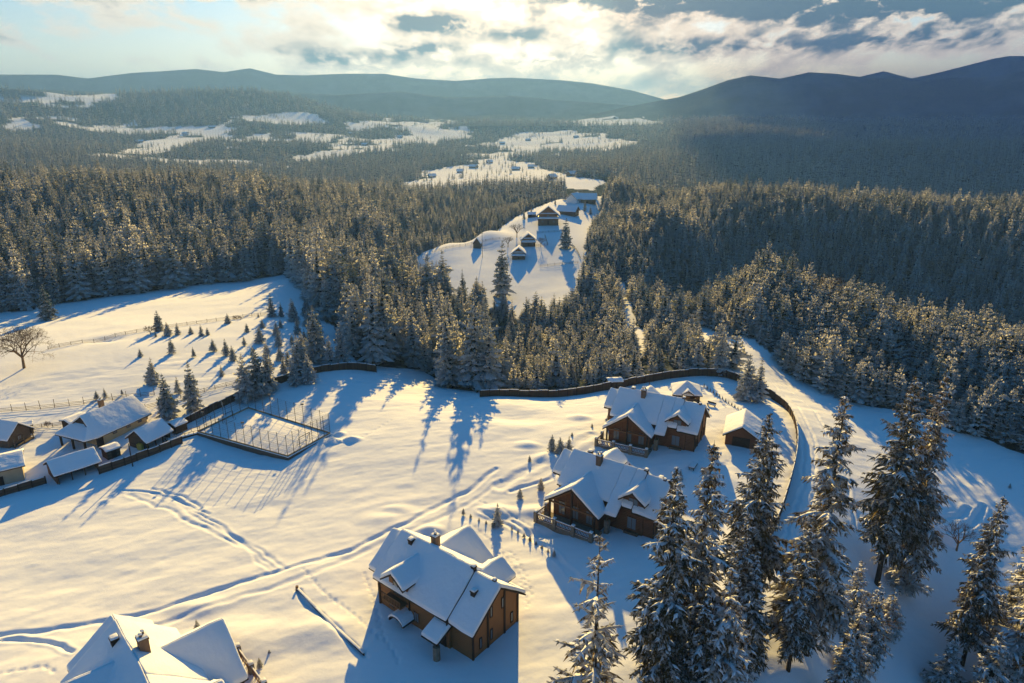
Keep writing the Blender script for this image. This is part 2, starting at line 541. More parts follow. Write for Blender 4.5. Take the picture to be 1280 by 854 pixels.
def mat_logs(name, c1, c2, pitch):
    """squared logs: courses up the wall, darker joints"""
    m, t = new_mat(name)
    tc = t.nodes.new('ShaderNodeTexCoord')
    sep = t.nodes.new('ShaderNodeSeparateXYZ'); t.links.new(tc.outputs['Object'], sep.inputs[0])
    ph = math_node(t, 'FRACT', math_node(t, 'DIVIDE', sep.outputs[2], pitch))
    rnd = math_node(t, 'ABSOLUTE', math_node(t, 'SUBTRACT', ph, 0.5))
    joint = ramp(t, rnd, 0.40, 0.5)
    prof = math_node(t, 'SUBTRACT', 1.0, math_node(t, 'POWER', math_node(t, 'MULTIPLY', rnd, 2.0), 3.0))
    n = noise(t, 1.4, 6, 0.6, sc3=(1, 1, 9))
    col = mixc(t, ramp(t, n, 0.3, 0.7), c1, c2)
    col = mixc(t, joint, col, tuple(0.35 * c for c in c1))
    finish(t, bsdf(t, col, 0.65, 0.3, bump(t, prof, 0.8, 0.08)))


def mat_planks(name, c1, c2, pitch, axis=0):
    m, t = new_mat(name)
    tc = t.nodes.new('ShaderNodeTexCoord')
    sep = t.nodes.new('ShaderNodeSeparateXYZ'); t.links.new(tc.outputs['Object'], sep.inputs[0])
    q = math_node(t, 'DIVIDE', sep.outputs[axis], pitch)
    ph = math_node(t, 'ABSOLUTE', math_node(t, 'SUBTRACT', math_node(t, 'FRACT', q), 0.5))
    wn_ = t.nodes.new('ShaderNodeTexWhiteNoise'); wn_.noise_dimensions = '1D'
    t.links.new(math_node(t, 'FLOOR', q), wn_.inputs['W'])
    col = mixc(t, wn_.outputs['Value'], c1, c2)
    col = mixc(t, ramp(t, ph, 0.43, 0.5), col, tuple(0.3 * c for c in c1))
    finish(t, bsdf(t, col, 0.8, 0.2, bump(t, ph, -0.5, 0.03)))


def mat_glass():
    m, t = new_mat('window_glass')
    finish(t, bsdf(t, (0.16, 0.19, 0.22), 0.12, 0.6))


def mat_lamp():
    m, t = new_mat('lamp_glow')
    e = N(t, 'ShaderNodeEmission', i_Strength=3.0); e.inputs[0].default_value = (1.0, 0.62, 0.2, 1)
    finish(t, e.outputs[0])


mat_ground(); mat_roofsnow()
mat_conifer('spruce_needles', (0.012, 0.040, 0.034), (0.055, 0.054, 0.030), 0.46, 0.26, 0.58, 0.24)
mat_conifer('frosted_needles', (0.016, 0.045, 0.040), (0.070, 0.064, 0.036), 0.36, 0.28, 0.62, 0.16)
mat_conifer('foreground_needles', (0.085, 0.072, 0.030), (0.16, 0.11, 0.042), 0.78, 0.15, 0.64, 0.44, 0.06)
mat_plain('branch_snow', (0.78, 0.80, 0.84), (0.70, 0.73, 0.78), 3.0, 0.7, 0.2, 0.4, 0.1)
mat_plain('opaque_core', (0.008, 0.014, 0.014), (0.014, 0.020, 0.018), 3.0, 0.95, 0.0, 0.1)  # near black, for the light blocking cone added inside the crowns
mat_plain('bark', (0.035, 0.024, 0.018), (0.065, 0.045, 0.032), 6.0, 0.9, 0.1, 0.6, 0.05, (1, 1, 0.3))
mat_plain('bare_twigs', (0.13, 0.08, 0.042), (0.22, 0.145, 0.085), 5.0, 0.9, 0.1)
mat_plain('dark_wood', (0.030, 0.018, 0.012), (0.055, 0.032, 0.020), 3.0, 0.75, 0.2)
mat_plain('trim_wood', (0.14, 0.068, 0.03), (0.20, 0.095, 0.042), 3.0, 0.7, 0.25)
mat_plain('weathered_wood', (0.09, 0.068, 0.05), (0.15, 0.11, 0.08), 4.0, 0.85, 0.1)
mat_plain('stone', (0.16, 0.135, 0.10), (0.26, 0.22, 0.17), 2.6, 0.9, 0.2, 0.7, 0.08)
mat_plain('brick', (0.13, 0.085, 0.06), (0.20, 0.13, 0.09), 4.0, 0.9, 0.2, 0.5, 0.04)
mat_plain('tan_render', (0.58, 0.40, 0.21), (0.64, 0.45, 0.24), 0.8, 0.9, 0.2, 0.2)
mat_plain('grey_wall', (0.42, 0.35, 0.24), (0.48, 0.40, 0.28), 0.8, 0.9, 0.2, 0.2)
mat_plain('metal_dark', (0.03, 0.032, 0.036), (0.05, 0.052, 0.056), 3.0, 0.45, 0.5, 0.1)
mat_plain('yellow_paint', (0.55, 0.36, 0.05), (0.6, 0.42, 0.08), 1.0, 0.5, 0.4, 0.1)
mat_plain('white_paint', (0.72, 0.72, 0.72), (0.78, 0.78, 0.78), 1.0, 0.5, 0.4, 0.1)
mat_logs('red_logs', (0.145, 0.055, 0.024), (0.20, 0.080, 0.034), 0.26)
mat_logs('amber_logs', (0.24, 0.105, 0.034), (0.31, 0.14, 0.05), 0.26)
mat_logs('old_logs', (0.12, 0.08, 0.05), (0.18, 0.12, 0.075), 0.3)
mat_planks('fence_planks', (0.060, 0.030, 0.018), (0.10, 0.052, 0.030), 0.16)
mat_planks('shed_planks', (0.07, 0.046, 0.032), (0.115, 0.075, 0.05), 0.2, 2)
mat_planks('board_planks', (0.30, 0.20, 0.10), (0.38, 0.26, 0.14), 1.6)
mat_glass(); mat_lamp()
M = MATS

# ------------------------------------------------------------------ mesh builder
class MB:
    def __init__(s):
        s.v, s.f, s.m = [], [], []

    def add(s, vs, fs, mi=0):
        o = len(s.v)
        s.v += [tuple(map(float, p)) for p in vs]
        s.f += [tuple(i + o for i in f) for f in fs]
        s.m += [mi] * len(fs)
        return s

    def box(s, c, d, rot=0.0, mi=0):
        cx, cy_, cz = c; a, b, h = d[0] / 2, d[1] / 2, d[2] / 2
        co, si = math.cos(rot), math.sin(rot)
        vs = [(cx + co * x - si * y, cy_ + si * x + co * y, cz + z) for z in (-h, h) for x, y in ((-a, -b), (a, -b), (a, b), (-a, b))]
        return s.add(vs, [(3, 2, 1, 0), (4, 5, 6, 7), (0, 1, 5, 4), (1, 2, 6, 5), (2, 3, 7, 6), (3, 0, 4, 7)], mi)

    def extr(s, poly, vec, mi=0):
        """solid between an outline (3-D points) and its copy moved by vec"""
        n = len(poly)
        p = [Vector(q) for q in poly]; v = Vector(vec)
        s.add([*p, *[q + v for q in p]], [tuple(range(n)), tuple(range(2 * n - 1, n - 1, -1))] + [((i + 1) % n, i, i + n, (i + 1) % n + n) for i in range(n)], mi)
        return s

    def tube(s, p0, p1, r0, r1=None, n=6, mi=0):
        r1 = r0 if r1 is None else r1
        p0, p1 = Vector(p0), Vector(p1)
        d = (p1 - p0).normalized()
        a = d.orthogonal().normalized(); b = d.cross(a)
        vs = []
        for p, r in ((p0, r0), (p1, r1)):
            for i in range(n):
                q = 2 * math.pi * i / n
                vs.append(p + a * (r * math.cos(q)) + b * (r * math.sin(q)))
        return s.add(vs, [(i, (i + 1) % n, n + (i + 1) % n, n + i) for i in range(n)] + [tuple(range(n - 1, -1, -1)), tuple(range(n, 2 * n))], mi)

    def mirror(s):
        s.v = [(-x, y, z) for x, y, z in s.v]
        return s

    def mesh(s, name, mats, recalc=True, bevel=0.0):
        me = bpy.data.meshes.new(name)
        me.from_pydata(s.v, [], s.f)
        for m in mats:
            me.materials.append(M[m] if isinstance(m, str) else m)
        me.polygons.foreach_set('material_index', s.m)
        if recalc or bevel:
            bm = bmesh.new(); bm.from_mesh(me)
            bmesh.ops.recalc_face_normals(bm, faces=bm.faces)
            if bevel:
                bmesh.ops.bevel(bm, geom=list(bm.edges), offset=bevel, segments=3, profile=0.5, affect='EDGES', clamp_overlap=True)
                for f in bm.faces:
                    f.smooth = True
            bm.to_mesh(me); bm.free()
        me.update()
        return me

    def lumpy(s, o, amp=0.09, size=1.3, cuts=4):
        """soft, uneven snow: cut the blanket into small faces and let it sag"""
        bm = bmesh.new(); bm.from_mesh(o.data)
        big = [e for e in bm.edges if e.calc_length() > .8]
        bmesh.ops.subdivide_edges(bm, edges=big, cuts=cuts, use_grid_fill=True)
        bmesh.ops.triangulate(bm, faces=[f for f in bm.faces if len(f.verts) > 4])
        P = np.array([v.co[:] for v in bm.verts])
        for k in range(3):
            a, b = P[:, k] * .7 + P[:, 0] + 13.7 * k + 40, P[:, 1] + P[:, 2] * .9 + 7.1 * k + 40
            P[:, k] += amp * (1.0 if k == 2 else .8) * (fbm(a, b, size, 2) + .5 * fbm(a, b, size * 3, 1))
        for v, p in zip(bm.verts, P): v.co = p
        for f in bm.faces: f.smooth = True
        bm.to_mesh(o.data); bm.free()
        return o

    def build(s, name, mats, parent=None, recalc=True, bevel=0.0):
        if isinstance(mats, str):
            mats = [mats]
        o = bpy.data.objects.new(name, s.mesh(name, mats, recalc, bevel))
        COL.objects.link(o)
        if parent is not None:
            o.parent = parent
        return o


def tag(o, label=None, cat=None, group=None, kind=None):
    for k, v in (('label', label), ('category', cat), ('group', group), ('kind', kind)):
        if v:
            o[k] = v
    return o


def thing(name, label, cat, loc, rot=0.0, group=None, scale=1.0):
    o = bpy.data.objects.new(name, None)
    COL.objects.link(o)
    o.empty_display_size = 0.5
    o.location = loc
    o.rotation_euler = (0, 0, rot)
    o.scale = (scale,) * 3
    return tag(o, label, cat, group)


def detach(o, t, label, cat, group=None):
    """a thing built in another thing's axes that stands by itself"""
    mw = Matrix.LocRotScale(t.location, t.rotation_euler, t.scale)
    P = [v.co.copy() for v in o.data.vertices]
    c = sum(P, Vector()) / len(P); c.z = min(p.z for p in P)
    o.data.transform(Matrix.Translation(-c))
    o.parent = None
    o.location = mw @ c; o.rotation_euler = t.rotation_euler; o.scale = t.scale
    return tag(o, label, cat, group)


def copy_tree(o, parent=None):
    c = o.copy(); COL.objects.link(c)
    if parent is not None:
        c.parent = parent
    for ch in list(o.children):
        copy_tree(ch, c)
    return c


def gz(x, y):
    return float(T(x, y))
# ------------------------------------------------------------------ the ground: one sheet, finest around the houses
def pl(pts):
    return [tuple(W(px, py, 0)) for px, py in pts]


# grooves pressed into the snow: (line, half width, depth, berm)
GROOVES = [
    (pl([(-80, 792), (0, 789), (60, 785), (120, 776), (180, 764), (260, 741), (330, 722), (385, 706), (440, 690), (500, 661), (545, 638), (585, 616), (620, 590)]), 0.5, 0.24, 0.02),
    (pl([(120, 800), (200, 780), (270, 756), (340, 738), (420, 708), (480, 682), (540, 655), (590, 630), (625, 604)]), 0.5, 0.10, 0.03),
    (pl([(160, 614), (172, 620), (213, 634), (237, 651), (275, 668), (309, 685), (323, 702), (340, 714)]), 0.38, 0.12, 0.02),
    (pl([(190, 612), (220, 623), (254, 651), (296, 672), (327, 690), (354, 711)]), 0.38, 0.10, 0.02),
    (pl([(200, 606), (250, 640), (280, 660), (330, 700), (345, 712)]), 0.3, 0.12, 0.05),
    (pl([(150, 607), (200, 612), (238, 628), (262, 640)]), 0.3, 0.16, 0.05),
    (pl([(190, 606), (225, 615), (255, 632)]), 0.3, 0.14, 0.05),
    (pl([(0, 797), (40, 798), (75, 806), (90, 816)]), 0.35, 0.2, 0.08),
    (pl([(455, 822), (420, 792), (395, 768), (372, 742)]), 0.4, 0.25, 0.0),
    (pl([(640, 652), (690, 690), (735, 735)]), 0.35, 0.16, 0.08),
    (pl([(600, 640), (660, 670), (700, 705), (730, 740)]), 0.35, 0.12, 0.06),
    (pl([(905, 430), (950, 462), (985, 500), (1006, 548), (1004, 600), (985, 660), (955, 720)]), 0.28, 0.20, 0.10),
    (pl([(915, 428), (962, 462), (1000, 502), (1020, 548), (1020, 600), (1000, 664), (972, 720)]), 0.28, 0.20, 0.10),
    (pl([(940, 440), (985, 470), (1020, 500), (1040, 540), (1060, 580), (1075, 640)]), 0.3, 0.18, 0.08),
    (pl([(1192, 604), (1220, 598), (1236, 588), (1241, 577)]), 0.5, 0.30, 0.14),
    (pl([(1190, 592), (1212, 588), (1224, 580)]), 0.5, 0.22, 0.12),
    (pl([(740, 545), (700, 568), (660, 590), (625, 610)]), 0.9, 0.18, 0.10),
    (pl([(760, 560), (720, 575), (690, 600), (640, 615)]), 0.5, 0.15, 0.08),
]
_fr = np.random.RandomState(3)
# footprints
STEPS = []
for line in (pl([(0, 842), (30, 838), (55, 834), (70, 842)]), pl([(232, 552), (240, 560), (236, 575), (247, 590)]), pl([(640, 690), (655, 715), (665, 745)]), pl([(700, 590), (730, 600), (760, 590)]), pl([(420, 560), (455, 552), (490, 530)]), pl([(690, 668), (660, 655), (630, 640), (600, 628)]), pl([(850, 592), (880, 575), (905, 563)]), pl([(845, 600), (870, 600), (900, 585), (920, 572)]), pl([(660, 760), (650, 720), (620, 680), (580, 650)]), pl([(475, 800), (440, 770), (400, 740), (380, 715)]), pl([(860, 520), (880, 530), (905, 545)]), pl([(500, 830), (480, 800), (470, 760), (455, 720)])):
    line = np.array(line)
    seg = np.r_[0, np.cumsum(np.hypot(*np.diff(line, axis=0).T))]
    for k, s in enumerate(np.arange(0, seg[-1], 0.75)):
        STEPS.append((np.interp(s, seg, line[:, 0]) + (0.15 if k % 2 else -0.15) + _fr.randn() * .05, np.interp(s, seg, line[:, 1]), 0.22, -0.16))
# snow mounds and hollows: pixel, radius x, radius y, height
MOUNDS = [(470, 652, 5, 3, 0.35), (500, 640, 4, 2, 0.25), (640, 520, 13, 8, -1.1), (835, 505, 3, 2, 0.9), (817, 500, 2.4, 1.6, 0.8), (250, 760, 6, 3, 0.4), (300, 800, 9, 6, 0.7), (400, 790, 8, 5, 0.6),
          (690, 575, 5, 3, 0.6), (660, 560, 4, 2.5, 0.5), (725, 520, 4, 3, 0.6), (440, 556, 3, 2, 0.9), (425, 548, 2, 1.5, 0.6), (130, 432, 9, 4, -1.0), (620, 640, 5, 3, 0.7), (670, 640, 6, 3, 0.6), (680, 665, 6, 2, -0.5), (1150, 600, 8, 5, 0.6),
          (900, 600, 6, 4, 0.4), (90, 545, 4, 2, 0.3), (540, 665, 3, 2, 0.5), (505, 700, 4, 2.5, -0.4)]


def micro(x, y):
    """wind drifts, tracks, mounds on the open snow near the houses"""
    r = np.hypot(x, y)
    k = np.clip((420 - r) / 120, 0, 1)
    u, v = x * 0.94 + y * 0.34, -x * 0.34 + y * 0.94
    h = k * (0.27 * fbm(u * 0.45, v, 7.0, 4) + 0.10 * fbm(u * 0.5, v, 2.2, 3) + 0.5 * fbm(x, y, 30, 2))
    near = r < 300
    xs, ys = x[near], y[near]
    hh = np.zeros(len(xs))
    for line, w, dep, berm in GROOVES:
        L = np.array(line)
        b = (xs > L[:, 0].min() - 4) & (xs < L[:, 0].max() + 4) & (ys > L[:, 1].min() - 4) & (ys < L[:, 1].max() + 4)
        if not b.any():
            continue
        xb, yb = xs[b], ys[b]
        d = polydist(xb + fbm(xb, yb, 3, 2) * .5, yb + fbm(xb + 40, yb, 3, 2) * .5, line)
        mod = 0.75 + 0.5 * vnoise(xb / 2.2, yb / 2.2)
        hh[b] += mod * (-dep * np.exp(-(d / w) ** 4) + berm * np.exp(-((d - 2.0 * w) / (0.7 * w)) ** 2))
    for sx, sy, s, dep in STEPS:
        b = (np.abs(xs - sx) < 1) & (np.abs(ys - sy) < 1)
        hh[b] += dep * np.exp(-((xs[b] - sx) ** 2 + (ys[b] - sy) ** 2) / s ** 2)
    for px, py, rx, ry, hgt in MOUNDS:
        c = W(px, py, 0)
        q = np.hypot((xs - c[0]) / rx, (ys - c[1]) / ry)
        hh += hgt * np.clip(1 - q, 0, 1) ** 2 * (3 - 2 * np.clip(1 - q, 0, 1))
    h[near] += hh
    return h


def build_ground():
    az_in = np.radians(np.arange(-54, 54.001, 0.13))
    az_out = np.radians(np.linspace(54, 306, 44)[1:-1])
    az = np.r_[az_in, az_out]
    r = [2.0]
    while r[-1] < 60: r.append(r[-1] * 1.18)
    r = r[:-1] + [60.0]
    while r[-1] < 215: r.append(r[-1] + 0.30)
    while r[-1] < 16000: r.append(r[-1] * 1.0105)
    r = np.array(r)
    A, R = np.meshgrid(az, r)
    x, y = (R * np.sin(A)).ravel(), (R * np.cos(A)).ravel()
    z = T(x, y) + micro(x, y)
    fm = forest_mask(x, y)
    na, nr = len(az), len(r)
    v = np.c_[x, y, z]
    i = np.arange(nr - 1)[:, None] * na
    j = np.arange(na)[None]
    j2 = (j + 1) % na
    q = np.stack([i + j, i + j2, i + na + j2, i + na + j], -1).reshape(-1, 4)[:, ::-1]
    me = bpy.data.meshes.new('ground')
    nv, nf = len(v), len(q)
    me.vertices.add(nv + 1); me.vertices.foreach_set('co', np.r_[v, [[0, 0, gz(0.0, 2.0)]]].ravel().astype(np.float32))
    fan = np.stack([np.full(na, nv), (np.arange(na) + 1) % na, np.arange(na)], -1)
    loops = np.r_[q.ravel(), fan.ravel()]
    me.loops.add(len(loops)); me.loops.foreach_set('vertex_index', loops.astype(np.int32))
    me.polygons.add(nf + na)
    me.polygons.foreach_set('loop_start', np.r_[np.arange(nf) * 4, nf * 4 + np.arange(na) * 3].astype(np.int32))
    me.update(calc_edges=True)
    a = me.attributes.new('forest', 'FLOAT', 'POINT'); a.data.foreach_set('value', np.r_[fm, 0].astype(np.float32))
    me.shade_smooth()
    me.materials.append(M['snow_ground'])
    o = bpy.data.objects.new('ground', me); COL.objects.link(o)
    tag(o, kind='structure')
    # make sure faces look up
    if me.polygons[nf // 2].normal.z < 0:
        me.flip_normals()
    return o


build_ground()

# ------------------------------------------------------------------ conifers
def conifer_mesh(name, mats, H, R, levels, nb, seg, seed, zig=0.45, base=0.06, power=0.85, up=0.30, droop=0.52, wid=0.30, sub=0, gappy=0.0, snow=0.0, trunk_r=None, trunk=True, crown=True, rag=0.25, skirt=True, core=0.34):
    """a spruce: whorls of drooping tent-shaped sprays on a tapered trunk; material slots: needles, bark, snow"""
    rs = np.random.RandomState(seed)
    mb = MB()
    tr = trunk_r or 0.012 * H + 0.05
    if trunk:
        bend = [(rs.randn() * .012 * H * t, rs.randn() * .012 * H * t) for t in (0.3, 0.6, 1)]
        pts = [(0, 0, -0.6), (*bend[0], .33 * H), (*bend[1], .66 * H), (0, 0, H * .985)]
        for a, b, k in zip(pts[:-1], pts[1:], range(3)):
            mb.tube(a, b, tr * (1 - k / 3.0) + .01, tr * (1 - (k + 1) / 3.0) + .008, 6, 1)
    if not crown:
        return mb
    def frond(p, a, L, w, upv, dr, sg, tent, mi=0, lift=0.0, t0=0.0):
        ca, sa = math.cos(a), math.sin(a)
        vs = []
        for k in range(sg + 1):
            s = t0 + (1 - t0) * k / sg
            rr = L * s
            zz = p[2] + L * (upv * s - dr * s * s) + lift
            ww = w * (1.0 - 0.75 * abs(2 * s - 0.85) ** 1.6) * (1 if k % 2 else 1 - zig) * (0.75 + .5 * rs.rand())
            ww = max(ww, 0.02 * L) if k < sg else 0.01 * L
            cx, cy_ = p[0] + ca * rr, p[1] + sa * rr
            vs += [(cx - sa * ww, cy_ + ca * ww, zz - tent * ww), (cx, cy_, zz), (cx + sa * ww, cy_ - ca * ww, zz - tent * ww * (0.7 + .6 * rs.rand()))]
        fs = []
        for k in range(sg):
            o = 3 * k
            fs += [(o, o + 1, o + 4, o + 3), (o + 1, o + 2, o + 5, o + 4)]
        mb.add(vs, fs, mi)
    if core:      # opaque dark cone added inside the crown to block light from behind
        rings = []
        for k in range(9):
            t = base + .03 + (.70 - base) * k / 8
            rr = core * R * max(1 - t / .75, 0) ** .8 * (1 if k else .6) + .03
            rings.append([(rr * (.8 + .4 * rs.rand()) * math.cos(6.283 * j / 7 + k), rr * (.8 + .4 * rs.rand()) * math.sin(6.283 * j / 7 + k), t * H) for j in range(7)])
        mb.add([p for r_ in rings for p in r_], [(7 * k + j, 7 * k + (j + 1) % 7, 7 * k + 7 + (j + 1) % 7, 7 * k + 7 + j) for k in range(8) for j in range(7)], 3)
    for l in range(levels):
        t = base + (1 - base) * (l + 0.25 * rs.randn()) / levels
        t = min(max(t, base), 0.985)
        env = (1 - t) ** power
        if t < base + 0.10: env *= 0.72 + 2.8 * (t - base)
        rad_ = R * env * (1 + rag * rs.randn() * 0.5) + 0.02 * R
        n = max(3, int(round(nb * (0.45 + 0.55 * env) + rs.randn() * .5)))
        a0 = rs.rand() * 6.28
        for b in range(n):
            if rs.rand() < gappy: continue
            a = a0 + 6.283 * b / n + rs.randn() * .22
            L = rad_ * (1 + rag * rs.randn())
            L = min(max(L, 0.15 * rad_ + .05), 1.5 * rad_)
            u = up + (0.55 - up) * t ** 2 + rs.randn() * .07
            d = droop * (1 - 0.5 * t) * (0.8 + .4 * rs.rand())
            z = t * H + rs.randn() * 0.008 * H
            p = (0, 0, z)
            if sub == 0:
                frond(p, a, L, wid * L + .05, u, d, seg, 0.75)
                if skirt and t > .35:   # twig tips turned up at the end of the spray
                    for q_ in range(2):
                        s = .6 + .38 * rs.rand()
                        x0, y0, z0 = math.cos(a) * L * s, math.sin(a) * L * s, z + L * (u * s - d * s * s)
                        q = rs.rand() * 6.28
                        hw, hl = .07 * L + .04, .16 * L + .10
                        mb.add([(x0 - math.cos(q) * hw, y0 - math.sin(q) * hw, z0 - .04), (x0 + math.cos(q) * hw, y0 + math.sin(q) * hw, z0 - .04), (x0 + rs.randn() * .05, y0 + rs.randn() * .05, z0 + hl)], [(0, 1, 2)], 0)
                if skirt and rs.rand() < .5:   # hanging twigs under the spray
                    s = 0.45 + .4 * rs.rand()
                    x0, y0, z0 = math.cos(a) * L * s, math.sin(a) * L * s, z + L * (u * s - d * s * s)
                    q = a + 1.57 + rs.randn() * .4
                    hw, hl = .16 * L + .05, .28 * L + .1
                    mb.add([(x0 - math.cos(q) * hw, y0 - math.sin(q) * hw, z0 - .1 * hw), (x0 + math.cos(q) * hw, y0 + math.sin(q) * hw, z0 - .1 * hw), (x0 + rs.randn() * .1, y0 + rs.randn() * .1, z0 - hl)], [(0, 1, 2)], 0)
            else:
                frond(p, a, L, 0.085 * L + .05, u, d, 4, 0.6)
                mb.tube(p, (math.cos(a) * L * .5, math.sin(a) * L * .5, z + L * (u * .5 - d * .25) - .02), .035, .015, 4, 1)
                ns = max(3, int(round(sub * (0.5 + 0.5 * L / max(R, .1)))))
                for q in range(ns):
                    s = 0.18 + 0.8 * (q + rs.rand() * .6) / ns
                    x0, y0, z0 = math.cos(a) * L * s, math.sin(a) * L * s, z + L * (u * s - d * s * s)
                    for side in (-1, 1):
                        l2 = (0.46 * L * (1.08 - s) + .22) * (0.7 + .6 * rs.rand())
                        frond((x0, y0, z0), a + side * (0.95 + .25 * rs.randn()), l2, .19 * l2 + .035, 0.10 + .1 * rs.randn(), 0.55 + .25 * rs.rand(), 3, 0.9)
                    if rs.rand() < 0.75:   # twig curtain
                        hw, hl = .10 + .05 * rs.rand(), .30 + .35 * rs.rand()
                        qa = a + rs.randn() * .5
                        mb.add([(x0 - math.cos(qa) * hw, y0 - math.sin(qa) * hw, z0), (x0 + math.cos(qa) * hw, y0 + math.sin(qa) * hw, z0 - .03), (x0 + rs.randn() * .06, y0 + rs.randn() * .06, z0 - hl)], [(0, 1, 2)], 0)
                if rs.rand() < snow:
                    frond(p, a, L * (.75 + .2 * rs.rand()), .075 * L + .12, u, d, 4, 0.5, 2, 0.09, 0.2)
                    for q in range(3):     # lumps of snow lying on the side sprays
                        s = .3 + .6 * rs.rand(); sd_ = rs.choice((-1, 1))
                        frond((math.cos(a) * L * s, math.sin(a) * L * s, z + L * (u * s - d * s * s)), a + sd_ * .95, .34 * L * (1.1 - s) + .3, .10 + .05 * L * (1.1 - s), .1, .6, 3, .5, 2, .08, .15)
    # leader
    lw = .006 * H if sub else .012 * H
    mb.tube((0, 0, H * .94), (0, 0, H * 1.0), lw * .5, .01, 4, 0)
    for k in range(8 if sub else 4):
        frond((0, 0, H * (.93 + .007 * k)), k * 2.4 + .4, .022 * H * (1 - .08 * k), lw, .75, 0.3, 2, .5)
    return mb


SP = ['spruce_needles', 'bark', 'branch_snow', 'opaque_core']
FR = ['frosted_needles', 'bark', 'branch_snow', 'opaque_core']
HERO = ['foreground_needles', 'bark', 'branch_snow', 'opaque_core']
tall_meshes = [conifer_mesh('spruce', SP, 20, R, lv, nb, 4, 100 + k, power=pw, rag=.22).mesh('spruce', SP, False) for k, (R, lv, nb, pw) in enumerate([(4.1, 24, 10, .85), (4.7, 23, 10, .82), (3.5, 24, 9, .9), (4.4, 22, 10, .8), (3.1, 24, 9, .95), (3.9, 25, 10, .82)])]
frost_meshes = [conifer_mesh('frosted_spruce', FR, 20, R, lv, nb, 4, 140 + k, power=pw, rag=.24).mesh('frosted_spruce', FR, False) for k, (R, lv, nb, pw) in enumerate([(4.0, 22, 10, .85), (3.4, 23, 9, .9), (4.5, 22, 10, .8), (3.1, 23, 9, .95)])]
young_meshes = [conifer_mesh('young', FR, 9, R, lv, nb, 4, 200 + k, power=pw, rag=.32, up=.5, droop=.5, wid=.26, base=.04).mesh('young', FR, False) for k, (R, lv, nb, pw) in enumerate([(2.0, 14, 8, .75), (2.3, 13, 8, .7), (1.7, 15, 7, .8), (2.5, 13, 9, .65), (2.1, 12, 7, .6)])]
open_young_meshes = [conifer_mesh('open', SP, 9, R, lv, nb, 4, 230 + k, power=pw, rag=.28, up=.35, droop=.5, wid=.27, base=.05).mesh('open', SP, False) for k, (R, lv, nb, pw) in enumerate([(2.1, 18, 9, .8), (2.5, 17, 10, .8), (1.9, 18, 9, .9)])]
far_meshes = [conifer_mesh('far', FR, 20, R, 10, 6, 2, 300 + k, power=.85, rag=.25, skirt=k % 2 == 0, wid=.42, core=.2).mesh('far', FR, False) for k, R in enumerate([3.6, 3.2, 4.0, 3.0])]


def hero_parts(H, R, lv, nb, sub, seed, **kw):
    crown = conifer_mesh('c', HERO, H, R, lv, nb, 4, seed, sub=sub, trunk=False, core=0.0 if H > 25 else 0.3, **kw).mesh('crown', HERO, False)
    trunk = conifer_mesh('t', HERO, H, R, lv, nb, 4, seed, trunk=True, crown=False, trunk_r=kw.get('trunk_r')).mesh('trunk', HERO, False)
    return crown, trunk, H


def part_obj(name, me, parent):
    o = bpy.data.objects.new(name, me); COL.objects.link(o); o.parent = parent
    return o


def tree_size(bx, by, ty, zc0=None):
    """ground point under a trunk foot and the height that reaches row ty"""
    x, y, z = G(bx, by)
    beta = math.atan((ty - CY) / F) + PITCH
    return x, y, z, (CAM_H - y * math.tan(beta)) - z
# ------------------------------------------------------------------ the tall spruces in front
def hero(kind, bx, by, ty, label, rot, sx=1.0, foot=None):
    if foot is not None:
        x, y = foot; z = gz(x, y); beta = math.atan((ty - CY) / F) + PITCH; h = CAM_H - y * math.tan(beta) - z
    else:
        x, y, z, h = tree_size(bx, by, ty)
    crown, trunk, H = kind
    t = thing('spruce_tree', label, 'tree', (x, y, z), rot, 'tall spruces in front of the chalets')
    s = h / H
    t.scale = (s * sx, s * sx, s)
    part_obj('trunk', trunk, t); part_obj('crown', crown, t)
    return t


hk_sparse = hero_parts(30, 5.0, 27, 6, 4, 501, gappy=.40, up=.22, droop=.34, snow=.6, power=.62, rag=.30, base=.04)
hk_a = hero_parts(33, 4.5, 56, 8, 7, 502, gappy=.20, up=.20, droop=.52, snow=.75, power=.70, rag=.34, base=.16)
hk_b = hero_parts(32, 4.0, 54, 8, 7, 503, gappy=.24, up=.15, droop=.55, snow=.70, power=.66, rag=.36, base=.14)
hk_c = hero_parts(34, 4.8, 54, 8, 7, 504, gappy=.28, up=.25, droop=.42, snow=.6, power=.60, rag=.36, base=.22)
hk_small = hero_parts(16, 3.6, 26, 9, 4, 505, gappy=.05, up=.35, droop=.60, snow=.75, power=.80, rag=.22, base=.03)
hk_small2 = hero_parts(18, 3.2, 28, 8, 4, 506, gappy=.10, up=.30, droop=.55, snow=.60, power=.75, rag=.3, base=.06)

hero(hk_sparse, 752, 935, 664, 'sparse tall spruce with long bare snowy boughs at the bottom edge of the photo', 0.4, foot=(9.3, 64.0))
hero(hk_a, 822, 880, 582, 'dense tall spruce hiding the right end of the lower chalet', 1.2)
hero(hk_b, 862, 862, 550, 'tall spruce with the most pointed top, second in the row of foreground spruces', 2.9)
hero(hk_c, 930, 775, 516, 'tall dark spruce standing just below the log garage', 4.0, 1.0)
hero(hk_b, 1006, 816, 492, 'tall snowy spruce beside the curve of the ploughed lane', 0.7, 1.1)
hero(hk_c, 1096, 730, 470, 'brown backlit spruce with a long bare trunk, left of the pair on the right', 2.2, .95)
hero(hk_a, 1126, 740, 466, 'tall spruce at the right of the pair, with crown reaching towards the shaded meadow', 5.2, .85)
hero(hk_small, 970, 906, 708, 'smaller blue white spruce under thick snow between the foreground trunks', 0.0, foot=(24.6, 66.5))
hero(hk_small2, 1000, 768, 645, 'short dark spruce half hidden behind the tall ones by the lane', 1.0)
hero(hk_small, 930, 830, 690, 'low bushy spruce squeezed behind the smaller blue white spruce', 3.0, .9)
